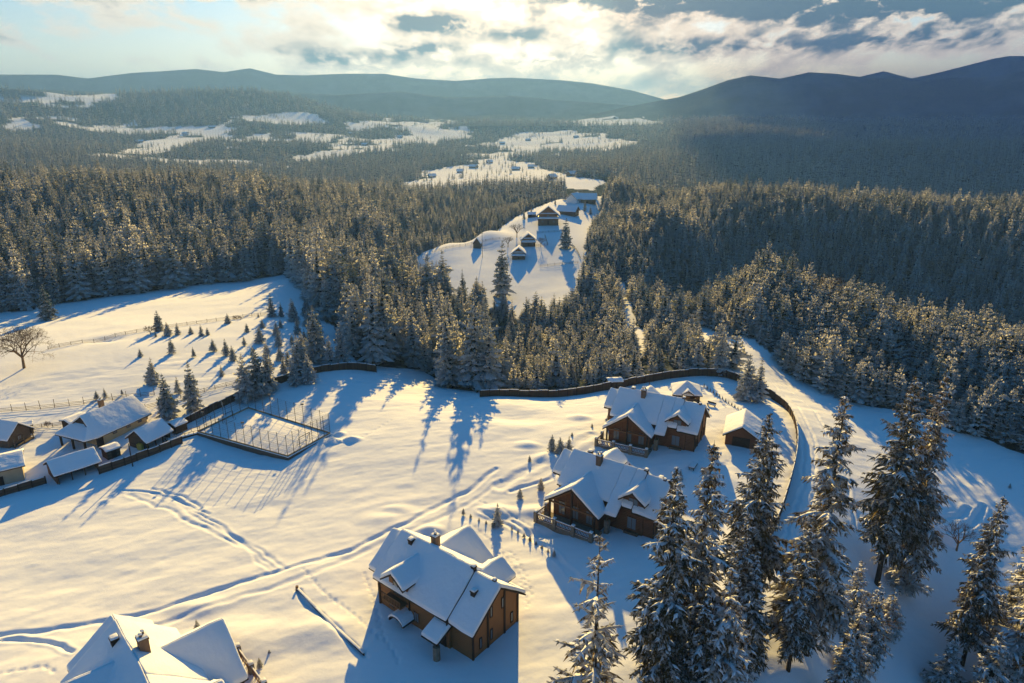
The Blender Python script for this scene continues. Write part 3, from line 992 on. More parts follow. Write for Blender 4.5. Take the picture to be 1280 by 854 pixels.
hero(hk_small2, 868, 900, 735, 'low spruce growing between the feet of the two tall left spruces', 2.0, 1.0)
hero(hk_small, 1083, 824, 728, 'round frosted young spruce in front of the bare trunk', 4.4, 1.0)
hero(hk_small2, 1062, 790, 700, 'thin frosted young spruce behind the round one', 5.6, 1.2)
hero(hk_small2, 1128, 738, 660, 'low bushy spruce at the foot of the right hand pair', 0.3, 1.5)
hero(hk_a, 1203, 830, 618, 'leaning warm lit spruce with a thin bare trunk at the right edge', 3.3, .9)
hero(hk_small, 1262, 880, 700, 'blue snowy spruce in the bottom right corner', 1.9, 1.05)
hero(hk_small2, 1222, 905, 790, 'small spruce cut off by the bottom edge near the right corner', 2.9, 1.3)
hero(hk_small2, 1272, 790, 650, 'frosted spruce cut off by the right edge beside the leaning one', 0.9, 1.3)
hero(hk_small, 1045, 905, 800, 'low spruce at the bottom edge under the snowy lane spruce', 2.9, 1.1)
hero(hk_small2, 822, 838, 742, 'short spruce filling the gap left of the dense tall spruce', 0.8, 1.0)
hero(hk_b, 985, 838, 640, 'middling spruce standing behind the smaller blue white spruce', 5.8, .95)
hero(hk_small2, 1060, 850, 752, 'low spruce between the lane spruce and the round frosted one', 3.4, 1.2)
hero(hk_a, 915, 815, 640, 'middling dark spruce between the pointed spruce and the garage spruce', 2.6, .9)
hero(hk_small, 1238, 812, 742, 'bushy frosted young spruce under the leaning spruce at the right edge', 2.2, 1.2)
hero(hk_small2, 1178, 868, 800, 'low round spruce bush on the shaded bank near the bottom right corner', 0.2, 1.6)
hero(hk_b, 1290, 860, 640, 'tall spruce half cut off by the right edge above the corner', 1.5, 1.1)
hero(hk_small, 1108, 792, 735, 'low frosted bush of a spruce right of the round frosted one', 5.1, 1.4)
hero(hk_small2, 905, 915, 800, 'low dark spruce at the bottom edge left of the blue white one', 1.4, 1.2)

# ------------------------------------------------------------------ single conifers round the fields
sp_crown = [conifer_mesh('c', SP, 12, R, lv, nb, 4, 600 + k, trunk=False, power=.85, rag=.2).mesh('crown', SP, False) for k, (R, lv, nb) in enumerate([(2.9, 22, 10), (3.2, 21, 10), (2.6, 22, 9)])]
sp_trunk = conifer_mesh('t', SP, 12, 3, 20, 9, 4, 600, crown=False).mesh('trunk', SP, False)


def field_tree(k, bx, by, ty, label, group, sx=1.0, name='spruce_tree', cat='tree', z0=None):
    x, y, z, h = tree_size(bx, by, ty)
    t = thing(name, label, cat, (x, y, z), k * 1.7, group)
    s = max(h, 0.8) / 12
    t.scale = (s * sx, s * sx, s)
    part_obj('trunk', sp_trunk, t)
    part_obj('crown', sp_crown[k % 3], t)
    return t


g1 = 'spruces along the meadow and plank fence'
for k, (bx, by, ty, sx, lab) in enumerate([
    (243, 514, 451, .9, 'dark lone spruce behind the sports court corner, right of a pair'),
    (211, 523, 466, .9, 'spruce beside the dark spruce, left of the pair behind the small sheds'),
    (193, 481, 446, 1.0, 'spruce on the meadow above the pair behind the sheds'),
    (308, 501, 441, 1.1, 'dark spruce at the plank fence behind the court, first of three close together'),
    (324, 495, 434, 1.1, 'dark spruce at the plank fence behind the court, middle of three close together'),
    (337, 487, 430, 1.1, 'dark spruce at the plank fence behind the court, last of three close together'),
    (396, 452, 380, 1.0, 'tallest spruce at the corner between meadow and dense forest'),
    (378, 466, 425, 1.1, 'frosted spruce by the plank fence below the tallest corner spruce'),
    (413, 458, 418, 1.1, 'spruce by the plank fence right of the corner spruce'),
    (428, 455, 402, 1.0, 'spruce by the plank fence where the forest begins'),
    (61, 399, 354, 1.0, 'lone spruce standing on the snow near the bare tree at the far left'),
    (340, 397, 366, 1.0, 'spruce at the meadow rail fence, left of two touching'),
    (352, 397, 378, .9, 'smaller spruce at the meadow rail fence touching a larger one'),
    (368, 402, 375, .9, 'spruce at the end of the meadow rail fence'),
    (386, 394, 370, .9, 'slim spruce before the forest edge above the corner spruce'),
]):
    field_tree(k, bx, by, ty, lab, g1, sx)
g2 = 'spruces inside the chalet fence'
field_tree(1, 932, 500, 441, 'dark spruce inside the fence curve, left of two touching', g2, 1.0)
field_tree(2, 947, 502, 446, 'snowier spruce inside the fence curve, right of two touching', g2, 1.0)
field_tree(0, 899, 468, 411, 'spruce outside the fence bend on the edge of the lane', 'spruces by the lane', 1.0)
field_tree(2, 871, 465, 418, 'spruce just left of the one on the lane edge', 'spruces by the lane', 1.0)
field_tree(1, 848, 452, 400, 'spruce behind the fence between the young pines and the lane', 'spruces by the lane', 1.0)
field_tree(0, 707, 311, 272, 'broad lone spruce on the sunny ridge below the timber houses', 'lone ridge spruce', 1.1)
field_tree(1, 737, 372, 320, 'dark spruce at the right edge of the sunny ridge', 'spruces on the ridge edge', .95)
field_tree(2, 728, 370, 315, 'tall spruce at the lower right corner of the sunny ridge', 'spruces on the ridge edge', .85)
field_tree(0, 628, 372, 300, 'tall dark spruce below the gabled hut on the ridge', 'spruces on the ridge edge', .9)

for k, (bx, by, hh) in enumerate([(700, 247, 13), (706, 250, 16), (745, 249, 14), (753, 252, 12), (664, 270, 11), (655, 274, 13), (731, 264, 14), (738, 268, 11), (694, 256, 9), (588, 300, 7)]):
    field_tree(k, bx, by, by - hh, 'dark spruce standing between the timber houses on top of the ridge' if k < 9 else 'small dark spruce beside the lone hay hut', 'spruces between the ridge houses' if k < 9 else None, .9)

g3 = 'small conifers planted over the snowy meadow'
Zc = [(567, 610, 75), (598, 625, 50), (555, 630, 20), (633, 622, 40), (680, 620, 30), (718, 628, 45), (612, 688, 55), (760, 680, 45), (806, 695, 60), (830, 715, 55), (812, 585, 40), (920, 563, 20), (880, 615, 35), (926, 650, 62), (992, 662, 65),
      (1040, 655, 35), (997, 712, 50), (1027, 735, 65), (1060, 585, 30), (1090, 555, 60), (635, 830, 60), (1065, 760, 140), (345, 850, 30), (375, 845, 35), (435, 835, 20), (545, 795, 80), (1043, 575, 85), (1110, 640, 70), (950, 690, 40), (1085, 650, 50), (1000, 600, 35), (1120, 720, 110), (1010, 760, 60), (960, 740, 45), (985, 625, 50), (1060, 620, 60), (1075, 690, 80), (1100, 590, 70), (1130, 620, 90), (900, 700, 40), (935, 600, 35), (870, 660, 35), (1050, 800, 90), (1100, 790, 100), (690, 700, 35), (740, 625, 30), (500, 700, 30), (790, 770, 40)]
for k, (zx, zy, zh) in enumerate(Zc):
    bx, by = zx / 2.8475, 200 + zy / 2.8475
    size = 'tiny' if zh < 38 else ('small' if zh < 58 else 'medium')
    where = 'by the upper rail fence' if zy < 640 and zx < 900 else ('on the open middle of the meadow' if zy < 740 and zx < 900 else ('in the cluster on the forest side of the meadow' if zx > 900 else 'near the lower rail fence'))
    field_tree(k, bx, by, by - zh / 2.8475, f'{size} dark conifer {where}', g3, 1.25, 'small_conifer', 'small tree')

g4 = 'saplings on the snow around the chalets'
for k, (bx, by, ty, lab) in enumerate([
    (690, 563, 543, 'snowy sapling left of three in a tight row above the lower chalet'), (700, 567, 546, 'snowy sapling in the middle of three in a tight row'), (711, 566, 545, 'snowy sapling right of three in a tight row'),
    (676, 612, 597, 'lone thin sapling beside the lower chalet, nearer its roof'), (650, 622, 610, 'lone thin sapling farther from the lower chalet roof'), (622, 656, 629, 'tallest sapling in the planted row below the path'), (662, 577, 569, 'tiny sapling on the mound left of the tight row of three'),
    (762, 527, 512, 'bushy snowy sapling at the upper chalet corner'), (247, 787, 774, 'snow capped sapling behind the bottom left chalet roof'), (325, 834, 822, 'little sapling beside the bottom left chalet porch'), (337, 818, 813, 'tiny twig sapling right of the bottom left chalet'),
    (313, 850, 843, 'stubby sapling under the bottom left chalet porch'), (740, 535, 529, 'tiny sapling on the driveway bank of the upper chalet'), (715, 546, 540, 'tiny sapling at the bend of the driveway bank'), (850, 600, 586, 'sapling between the upper chalet and the foreground spruces'),
    (1262, 610, 604, 'small round bush on the shaded meadow'), (757, 460, 452, 'small sapling against the fence near the little shed'),
]):
    field_tree(k, bx, by, ty, lab, g4, 1.3, 'conifer_sapling', 'sapling')
g5 = 'planted row of saplings below the path'
L0, L1 = np.array([579, 643.0]), np.array([690, 690.0])
for k in range(13):
    p = L0 + (L1 - L0) * (k + .2 * rng.rand()) / 12
    if k >= 5: p = np.array([640, 662.0]) + (np.array([700, 700.0]) - np.array([640, 662.0])) * (k - 5) / 8
    field_tree(k, p[0], p[1], p[1] - (3.6 + 2.4 * rng.rand() if k % 4 else 8), 'little conifer in the planted row running below the path', g5, 1.35, 'conifer_sapling', 'sapling')
g6 = 'row of young thujas behind the gazebo'
for k in range(13):
    t = k / 12
    bx, by = 880 + 46 * t, 484 + 31 * t
    field_tree(k, bx, by, by - 5.2, 'dark young thuja in the straight row between gazebo and fence', g6, .9, 'young_thuja', 'shrub')


# ------------------------------------------------------------------ bare trees
def bare_tree_mesh(H, spread, seed, depth=5):
    rs = np.random.RandomState(seed)
    tr, cr = MB(), MB()

    def grow(p, d, L, r, lev):
        q = p + d * L
        (tr if lev == 0 else cr).tube(p, q, r, r * .68, 5 if lev < 2 else 3, 0)
        if lev >= depth: return
        n = 5 if lev == 0 else (4 if lev < 2 else 3)
        for k in range(n):
            ax = d.orthogonal().normalized(); ax.rotate(Matrix.Rotation(6.28 * (k + rs.rand() * .6) / n, 3, d))
            nd = (d + ax * spread * (.7 + .5 * rs.rand()) + Vector((0, 0, .12))).normalized()
            grow(p.lerp(q, .72 + .28 * rs.rand()), nd, L * (.66 + .18 * rs.rand()), max(r * .58, .022), lev + 1)
    grow(Vector((0, 0, -.3)), Vector((.03, .02, 1)).normalized(), H * .27, H * .021, 0)
    return tr, cr


def bare_tree(bx, by, ty, label, seed, spread=.75, group=None, sx=1.0, depth=5):
    x, y, z, h = tree_size(bx, by, ty)
    tr, cr = bare_tree_mesh(h, spread, seed, depth)
    t = thing('bare_tree', label, 'tree', (x, y, z), 0, group); t.scale = (sx, sx, 1)
    tr.build('trunk', 'bare_twigs', t, False); cr.build('crown', 'bare_twigs', t, False)


bare_tree(30, 460, 396, 'wide leafless tree standing alone on the snow at the far left', 4, .85, None, 1.35, 6)
bare_tree(646, 297, 272, 'leafless tree beside the two tier hut on the ridge', 8, .6, 'bare trees on the ridge', 1.2, 4)
bare_tree(635, 309, 288, 'leafless bush like tree left of the two tier hut', 9, .8, 'bare trees on the ridge', 1.2, 4)
bare_tree(676, 309, 291, 'leafless tree in the small yard right of the two tier hut', 10, .7, 'bare trees on the ridge', 1.0, 4)
bare_tree(188, 418, 402, 'brownish leafless bush at the upper rail fence, left one', 11, 1.0, 'bare bushes on the meadow', 1.3, 4)
bare_tree(296, 400, 391, 'brownish leafless bush at the upper rail fence, right one', 12, 1.0, 'bare bushes on the meadow', 1.8, 4)
bare_tree(1078, 800, 735, 'leafless frosted shrub by the round frosted spruce', 13, .8, 'bare shrubs in front', 1.4, 4)
bare_tree(1195, 690, 640, 'leafless twiggy shrub behind the leaning spruce at the right edge', 14, .7, 'bare shrubs in front', 1.2, 4)
bare_tree(972, 447, 425, 'thin leafless shrub standing on the lane verge', 15, .6, 'bare shrubs by the lane', 1.0, 4)
bare_tree(60, 535, 522, 'leafless garden shrub in front of the rail fence by the lodge', 16, .7, 'bare shrubs by the lodge', 1.0, 4)

# leafless trees standing in the ravine
_tr, _cr = bare_tree_mesh(13, .55, 31, 5)
for _m in (_tr, _cr): _m.me = _m.mesh('bare', ['bare_twigs'], False)
for k in range(26):
    a, r = rad(22.5 + 8.5 * rng.rand()), 262 + 48 * rng.rand()
    x, y = r * math.sin(a), r * math.cos(a)
    t = thing('bare_tree', 'brown leafless tree in the thicket at the bottom of the shaded ravine', 'tree', (x, y, gz(x, y)), rng.rand() * 6, 'leafless thicket in the ravine')
    t.scale = (1.1, 1.1, .8 + .5 * rng.rand())
    for nm, _m in (('trunk', _tr), ('crown', _cr)): part_obj(nm, _m.me, t)

# ------------------------------------------------------------------ woods: positions
def scatter(poly, step, seed):
    rs = np.random.RandomState(seed)
    lo, hi = poly.min(0), poly.max(0)
    lo = np.maximum(lo, (-700, 60)); hi = np.minimum(hi, (700, 900))
    gx, gy = np.meshgrid(np.arange(lo[0], hi[0], step), np.arange(lo[1], hi[1], step))
    p = np.c_[gx.ravel(), gy.ravel()] + rs.rand(gx.size, 2) * step
    keep = inpoly(p[:, 0], p[:, 1], poly) & ~inpoly(p[:, 0], p[:, 1], RIDGE) & ~inpoly(p[:, 0], p[:, 1], TRACK_GAP)
    return p[keep], rs


woods = []        # x, y, z, height, kind (0 tall dark, 1 tall frosted, 2 young frosted, 3 young dark), stand
p, rs = scatter(LEFT_FOREST, 5.2, 21)
r = np.hypot(*p.T)
n1 = fbm(p[:, 0], p[:, 1], 60, 3)
h = (18.5 + 7 * n1 + 4.6 * rs.randn(len(p))) * np.where(r > 430, .95, 1)
azd = np.degrees(np.arctan2(p[:, 0], p[:, 1]))
h = np.where(azd > -9, h * .85, h)
h = np.where((azd > -5) & (r > 205), h * .68, h)
h = np.where((azd > -15) & (azd < 1) & (r < 208), h * 1.25 + 2, h)
h = np.where((azd > -2) & (rs.rand(len(p)) < .6), h * .55, h)
lee = (np.abs(p[:, 0]) < 75) & (p[:, 1] > 300) & (p[:, 1] < 640)      # below the ridge on its far side: lower trees
h = np.where(lee, h * .62, h)
clearing = inpoly(p[:, 0], p[:, 1], poly_w([(30, 262, 2), (90, 262, 2), (85, 246, 2), (40, 246, 2)]))
for q, hh, zz, kk, cl in zip(p, np.clip(h, 7, 30), T(p[:, 0], p[:, 1]), rs.rand(len(p)), clearing):
    if not cl: woods.append((q[0], q[1], zz, hh, 1 if kk < .45 else 0, 0))
p, rs = scatter(PLANTATION, 2.9, 22)
n1 = fbm(p[:, 0], p[:, 1], 35, 3)
az = np.degrees(np.arctan2(p[:, 0], p[:, 1]))
h = 6.8 + 2.6 * n1 + 1.5 * rs.randn(len(p)) + np.clip((az - 16) / 10, 0, 1) * 3.2
for q, hh, zz, kk, nn, a in zip(p, np.clip(h, 3.5, 17), T(p[:, 0], p[:, 1]), rs.rand(len(p)), n1, az):
    if kk < (.30 if a < 14 else .16): continue
    big = kk > .93
    woods.append((q[0], q[1], zz, hh * (1.5 if big else 1), 3 if (kk > .80) else 2, 1))
p, rs = scatter(DARK_SLOPE, 4.3, 23)
n1 = fbm(p[:, 0], p[:, 1], 50, 3)
h = 15 + 4 * n1 + 2.2 * rs.randn(len(p))
for q, hh, zz, kk in zip(p, np.clip(h, 8, 24), T(p[:, 0], p[:, 1]), rs.rand(len(p))):
    woods.append((q[0], q[1], zz, hh, 1 if kk < .6 else 0, 2))
woods = np.array(woods)
px, py, zc = proj(woods[:, 0], woods[:, 1], woods[:, 2])
inview = (px > -40) & (px < 1320) & (py > 60) & (py < 980)
app = np.where((px > 5) & (px < 1275) & (py < 850), woods[:, 3] / zc, 0)

STAND = {0: ('spruce_tree', 'spruce', 'the dense forest left of the ridge'), 1: ('young_pine_tree', 'young conifer', 'the young plantation beside the lane'), 2: ('slope_spruce_tree', 'spruce', 'the shaded forest slope beyond the ravine')}
picked = np.zeros(len(woods), bool)
n_have = 22 + 24


def front_rank(i, idx):
    return idx


for st, cap in ((0, 245), (1, 290), (2, 120)):
    ids = np.where((woods[:, 5] == st) & inview)[0]
    # a tree counts as seen when nothing much taller stands right in front of it
    order = ids[np.argsort(-app[ids])][:cap * 3]
    top_y = py[order] - woods[order, 3] / zc[order] * F
    seen = []
    for a, i in enumerate(order):
        m = (np.abs(px[order] - px[i]) < 5) & (zc[order] < zc[i] - 2) & (top_y < top_y[a] + 4)
        if m.sum() < 1: seen.append(i)
    seen = np.array(seen[:cap])
    picked[seen] = True
    nm, cat, place = STAND[st]
    for i in seen:
        x, y, z, hh, kind, _ = woods[i]
        kind = int(kind)
        lst = (tall_meshes, frost_meshes, young_meshes, open_young_meshes)[kind]
        base = 20 if kind < 2 else 9
        me = lst[i % len(lst)]
        o = bpy.data.objects.new(nm, me); COL.objects.link(o)
        s = hh / base
        o.location = (x, y, z - .1); o.rotation_euler = (.04 * math.sin(i * 1.7), .04 * math.cos(i * 2.9), (i * 2.399) % 6.283)
        wv = .9 + .35 * ((i * .618) % 1)
        o.scale = (s * wv, s * wv, s)
        look = ('dark green', 'frosted', 'frosted', 'dark green')[kind]
        size = {0: ('short', 'middling', 'tall'), 1: ('low', 'middling', 'tall'), 2: ('short', 'middling', 'tall')}[st]
        lim = {0: (15, 21), 1: (7.5, 11), 2: (13, 17)}[st]
        sz = size[0] if hh < lim[0] else (size[1] if hh < lim[1] else size[2])
        if st == 0:
            sub = ('at the forest edge above the snowy meadow' if px[i] < 385 else 'at the forest edge behind the plank fence' if px[i] < 470 else 'at the forest edge above the big snowfield' if px[i] < 610 else 'in the thicket behind the chalets') if zc[i] < (330 if px[i] < 385 else 270) else 'deep in the dense left hand forest'
        elif st == 1:
            sub = 'among the young trees behind the chalet fence' if px[i] < 800 else 'among the young trees on the gap above the lane' if px[i] < 930 else 'in the strip of young trees along the lane' if px[i] < 1090 else 'in the strip of young trees above the shaded meadow'
        else:
            sub = 'on the shaded slope behind the young strip' if px[i] < 1000 else 'on the shaded slope near the right edge'
        tag(o, f'{sz} {look} {cat} {sub}', 'tree', f'{sz} {look} trees {sub}')

rest = woods[~picked & (px > -700) & (px < 2000)]


# ------------------------------------------------------------------ woods nobody could count: one object each
def wood_mass(name, label, pts, meshes, bases, kinds):
    """pts: x, y, z, height; kinds: index of the mesh used"""
    coll = bpy.data.collections.new(name + '_trees')
    for k, me in enumerate(meshes):
        ob = bpy.data.objects.new(f'{name}_{k:02d}', me)
        coll.objects.link(ob)
    n = len(pts)
    me = bpy.data.meshes.new(name)
    me.vertices.add(n)
    me.vertices.foreach_set('co', pts[:, :3].astype(np.float32).ravel())
    rs = np.random.RandomState(n)
    hs = pts[:, 3] / bases[kinds]
    wv = hs * (.9 + .4 * rs.rand(n))
    a = me.attributes.new('size', 'FLOAT_VECTOR', 'POINT'); a.data.foreach_set('vector', np.c_[wv, wv, hs].astype(np.float32).ravel())
    a = me.attributes.new('turn', 'FLOAT_VECTOR', 'POINT'); a.data.foreach_set('vector', np.c_[rs.randn(n, 2) * .03, rs.rand(n) * 6.283].astype(np.float32).ravel())
    a = me.attributes.new('which', 'INT', 'POINT'); a.data.foreach_set('value', kinds.astype(np.int32))
    o = bpy.data.objects.new(name, me); COL.objects.link(o)
    tag(o, label, 'woodland', kind='stuff')
    g = bpy.data.node_groups.new(name, 'GeometryNodeTree')
    g.interface.new_socket('Geometry', in_out='INPUT', socket_type='NodeSocketGeometry')
    g.interface.new_socket('Geometry', in_out='OUTPUT', socket_type='NodeSocketGeometry')
    gi, go = g.nodes.new('NodeGroupInput'), g.nodes.new('NodeGroupOutput')
    ci = g.nodes.new('GeometryNodeCollectionInfo'); ci.inputs['Collection'].default_value = coll
    ci.inputs['Separate Children'].default_value = True; ci.inputs['Reset Children'].default_value = True
    ip = g.nodes.new('GeometryNodeInstanceOnPoints'); ip.inputs['Pick Instance'].default_value = True

    def attr(nm, ty):
        q = g.nodes.new('GeometryNodeInputNamedAttribute'); q.data_type = ty; q.inputs['Name'].default_value = nm
        return q.outputs['Attribute']
    g.links.new(gi.outputs[0], ip.inputs['Points'])
    g.links.new(ci.outputs[0], ip.inputs['Instance'])
    g.links.new(attr('which', 'INT'), ip.inputs['Instance Index'])
    g.links.new(attr('turn', 'FLOAT_VECTOR'), ip.inputs['Rotation'])
    g.links.new(attr('size', 'FLOAT_VECTOR'), ip.inputs['Scale'])
    g.links.new(ip.outputs[0], go.inputs[0])
    o.modifiers.new('woods', 'NODES').node_group = g
    return o


def kinds_for(k, rs):
    nt, nf, ny = len(tall_meshes), len(frost_meshes), len(young_meshes)
    out = np.zeros(len(k), int)
    for i, q in enumerate(k.astype(int)):
        out[i] = (rs.randint(nt), nt + rs.randint(nf), nt + nf + rs.randint(ny), nt + nf + ny + rs.randint(len(open_young_meshes)))[q]
    return out


_ms = tall_meshes + frost_meshes + young_meshes + open_young_meshes
_bs = np.array([20.0] * (len(tall_meshes) + len(frost_meshes)) + [9.0] * (len(young_meshes) + len(open_young_meshes)))
for st, nm, lab in ((0, 'spruce_forest', 'mass of dense spruce forest filling the land left of the ridge'), (1, 'young_plantation', 'mass of frosted young conifers between the lane and the ravine'), (2, 'slope_forest', 'mass of shaded blue frosted forest on the slope beyond the ravine')):
    q = rest[rest[:, 5] == st]
    wood_mass(nm, lab, q[:, :4], _ms, _bs, kinds_for(q[:, 4], np.random.RandomState(st)))

# the far woods, out to the feet of the mountains
rs = np.random.RandomState(77)
far = []
for r0, r1, step in ((640, 1000, 6.2), (1000, 1600, 8.0), (1600, 2600, 11.5), (2600, 3300, 17.0)):
    n = int(rad(84) * .5 * (r1 ** 2 - r0 ** 2) / step ** 2)
    a = (rs.rand(n) - .5) * rad(84)
    r = np.sqrt(r0 ** 2 + rs.rand(n) * (r1 ** 2 - r0 ** 2))
    x, y = r * np.sin(a), r * np.cos(a)
    ok = ~far_clearing(x, y) & ~(inpoly(x, y, LEFT_FOREST) & (y < 900) & (x > -700)) & ~inpoly(x, y, DARK_SLOPE) & ~inpoly(x, y, RIDGE)
    x, y = x[ok], y[ok]
    far.append(np.c_[x, y, T(x, y), np.clip(16 + 3.5 * rs.randn(len(x)), 8, 26) * (1.35 if r0 > 2500 else 1)])
# loose trees and hedgerows over the clearings
n = 16000
a = (rs.rand(n) - .5) * rad(76); r = np.sqrt(640 ** 2 + rs.rand(n) * (3400 ** 2 - 640 ** 2))
x, y = r * np.sin(a), r * np.cos(a)
ok = far_clearing(x, y) & (fbm(x, y, 45, 3) > .20)
far.append(np.c_[x[ok], y[ok], T(x[ok], y[ok]), 9 + 7 * rs.rand(ok.sum())])
far = np.concatenate(far)
wood_mass('distant_woodland', 'far off dark woodland covering the hills towards the mountains', far, far_meshes, np.full(4, 20.0), rs.randint(0, 4, len(far)))
# ------------------------------------------------------------------ roofs, windows, walls
def snowy_roof(parent, slopes, wood='dark_wood', th=0.16, snow=0.48, inset=0.03, name='roof', mirror=False):
    """slopes: outlines (3-D). Each becomes a board slab with a blanket of snow on it"""
    rb, sb = MB(), MB()
    for q in slopes:
        P = [Vector(p) for p in q]
        n = (P[1] - P[0]).cross(P[2] - P[0]).normalized()
        if n.z < 0:
            P.reverse(); n = -n
        c = sum(P, Vector()) / len(P)
        rb.extr(P, -n * th)
        S = [p + n * 0.004 for p in P]
        sb.extr(S, (0, 0, snow / max(n.z, .5)))
    if mirror: rb.mirror(); sb.mirror()
    r = rb.build(name, wood, parent)
    sb.lumpy(sb.build('snow_cover', 'roof_snow', r, bevel=min(0.2, snow * .45)))
    return r


def window(parent, c, w, h, rot, frame='trim_wood', panes=2, mirror=False, name='window'):
    """c: centre on the wall face, facing local direction rot (0 = -y)"""
    fb, gb = MB(), MB()
    co, si = math.cos(rot), math.sin(rot)

    def at(u, v, k): return (c[0] + co * u + si * k, c[1] + si * u - co * k, c[2] + v)
    t = 0.09
    for u, v, a, b in ((0, h / 2, w + t, t), (0, -h / 2, w + t, t), (-w / 2, 0, t, h), (w / 2, 0, t, h)) + tuple((-w / 2 + w * i / panes, 0, t * .7, h) for i in range(1, panes)):
        fb.box(at(u, v, .05), (a, .12, b), rot)
    gb.box(at(0, 0, .02), (w - .03, .05, h - .03), rot)
    if mirror: fb.mirror(); gb.mirror()
    f = fb.build(name, frame, parent)
    gb.build('pane', 'window_glass', f)
    return f


def chimney(parent, x, y, z0, z1, w=.75, mat='brick', mirror=False, cap=True):
    mb = MB().box((x, y, (z0 + z1) / 2), (w, w, z1 - z0)).box((x, y, z1 + .06), (w + .14, w + .14, .14))
    sn = MB().box((x, y, z1 + .24), (w + .06, w + .06, .22))
    if cap:
        for a, b in ((-.2, -.15), (.2, .15)): mb.box((x + a, y + b, z1 + .3), (.26, .26, .5))
        sn.box((x - .2, y - .15, z1 + .65), (.34, .34, .18)); sn.box((x + .2, y + .15, z1 + .65), (.34, .34, .18))
    if mirror: mb.mirror(); sn.mirror()
    c = mb.build('chimney', mat, parent)
    sn.build('snow_cap', 'branch_snow', c, bevel=.06)
    return c


def railing(parent, pts, h=1.0, posts='stone', wood='trim_wood', mirror=False, z=0.0):
    for (x0, y0), (x1, y1) in zip(pts[:-1], pts[1:]):
        mb, sn = MB(), MB()
        a, b = Vector((x0, y0, z)), Vector((x1, y1, z))
        L = (b - a).length; rot = math.atan2(y1 - y0, x1 - x0); m = (a + b) / 2
        for zz, d in ((h - .06, .14), (.18, .1)): mb.box((m.x, m.y, z + zz), (L, .1, d), rot)
        k = max(2, int(L / .55))
        for i in range(k):       # crossed braces
            p, q = a.lerp(b, i / k), a.lerp(b, (i + 1) / k)
            mb.tube((p.x, p.y, z + .2), (q.x, q.y, z + h - .1), .035, n=4); mb.tube((q.x, q.y, z + .2), (p.x, p.y, z + h - .1), .035, n=4)
        sn.box((m.x, m.y, z + h + .07), (L * .98, .16, .12), rot)
        if mirror: mb.mirror(); sn.mirror()
        r = mb.build('railing', wood, parent); sn.build('snow_cap', 'branch_snow', r, bevel=.04)
    for x, y in pts:
        mb, sn = MB().box((x, y, z + h * .5 - .1), (.62, .62, h + .7)), MB().box((x, y, z + h + .36), (.6, .6, .22))
        if mirror: mb.mirror(); sn.mirror()
        p = mb.build('railing_post', posts, parent); sn.build('snow_cap', 'branch_snow', p, bevel=.07)


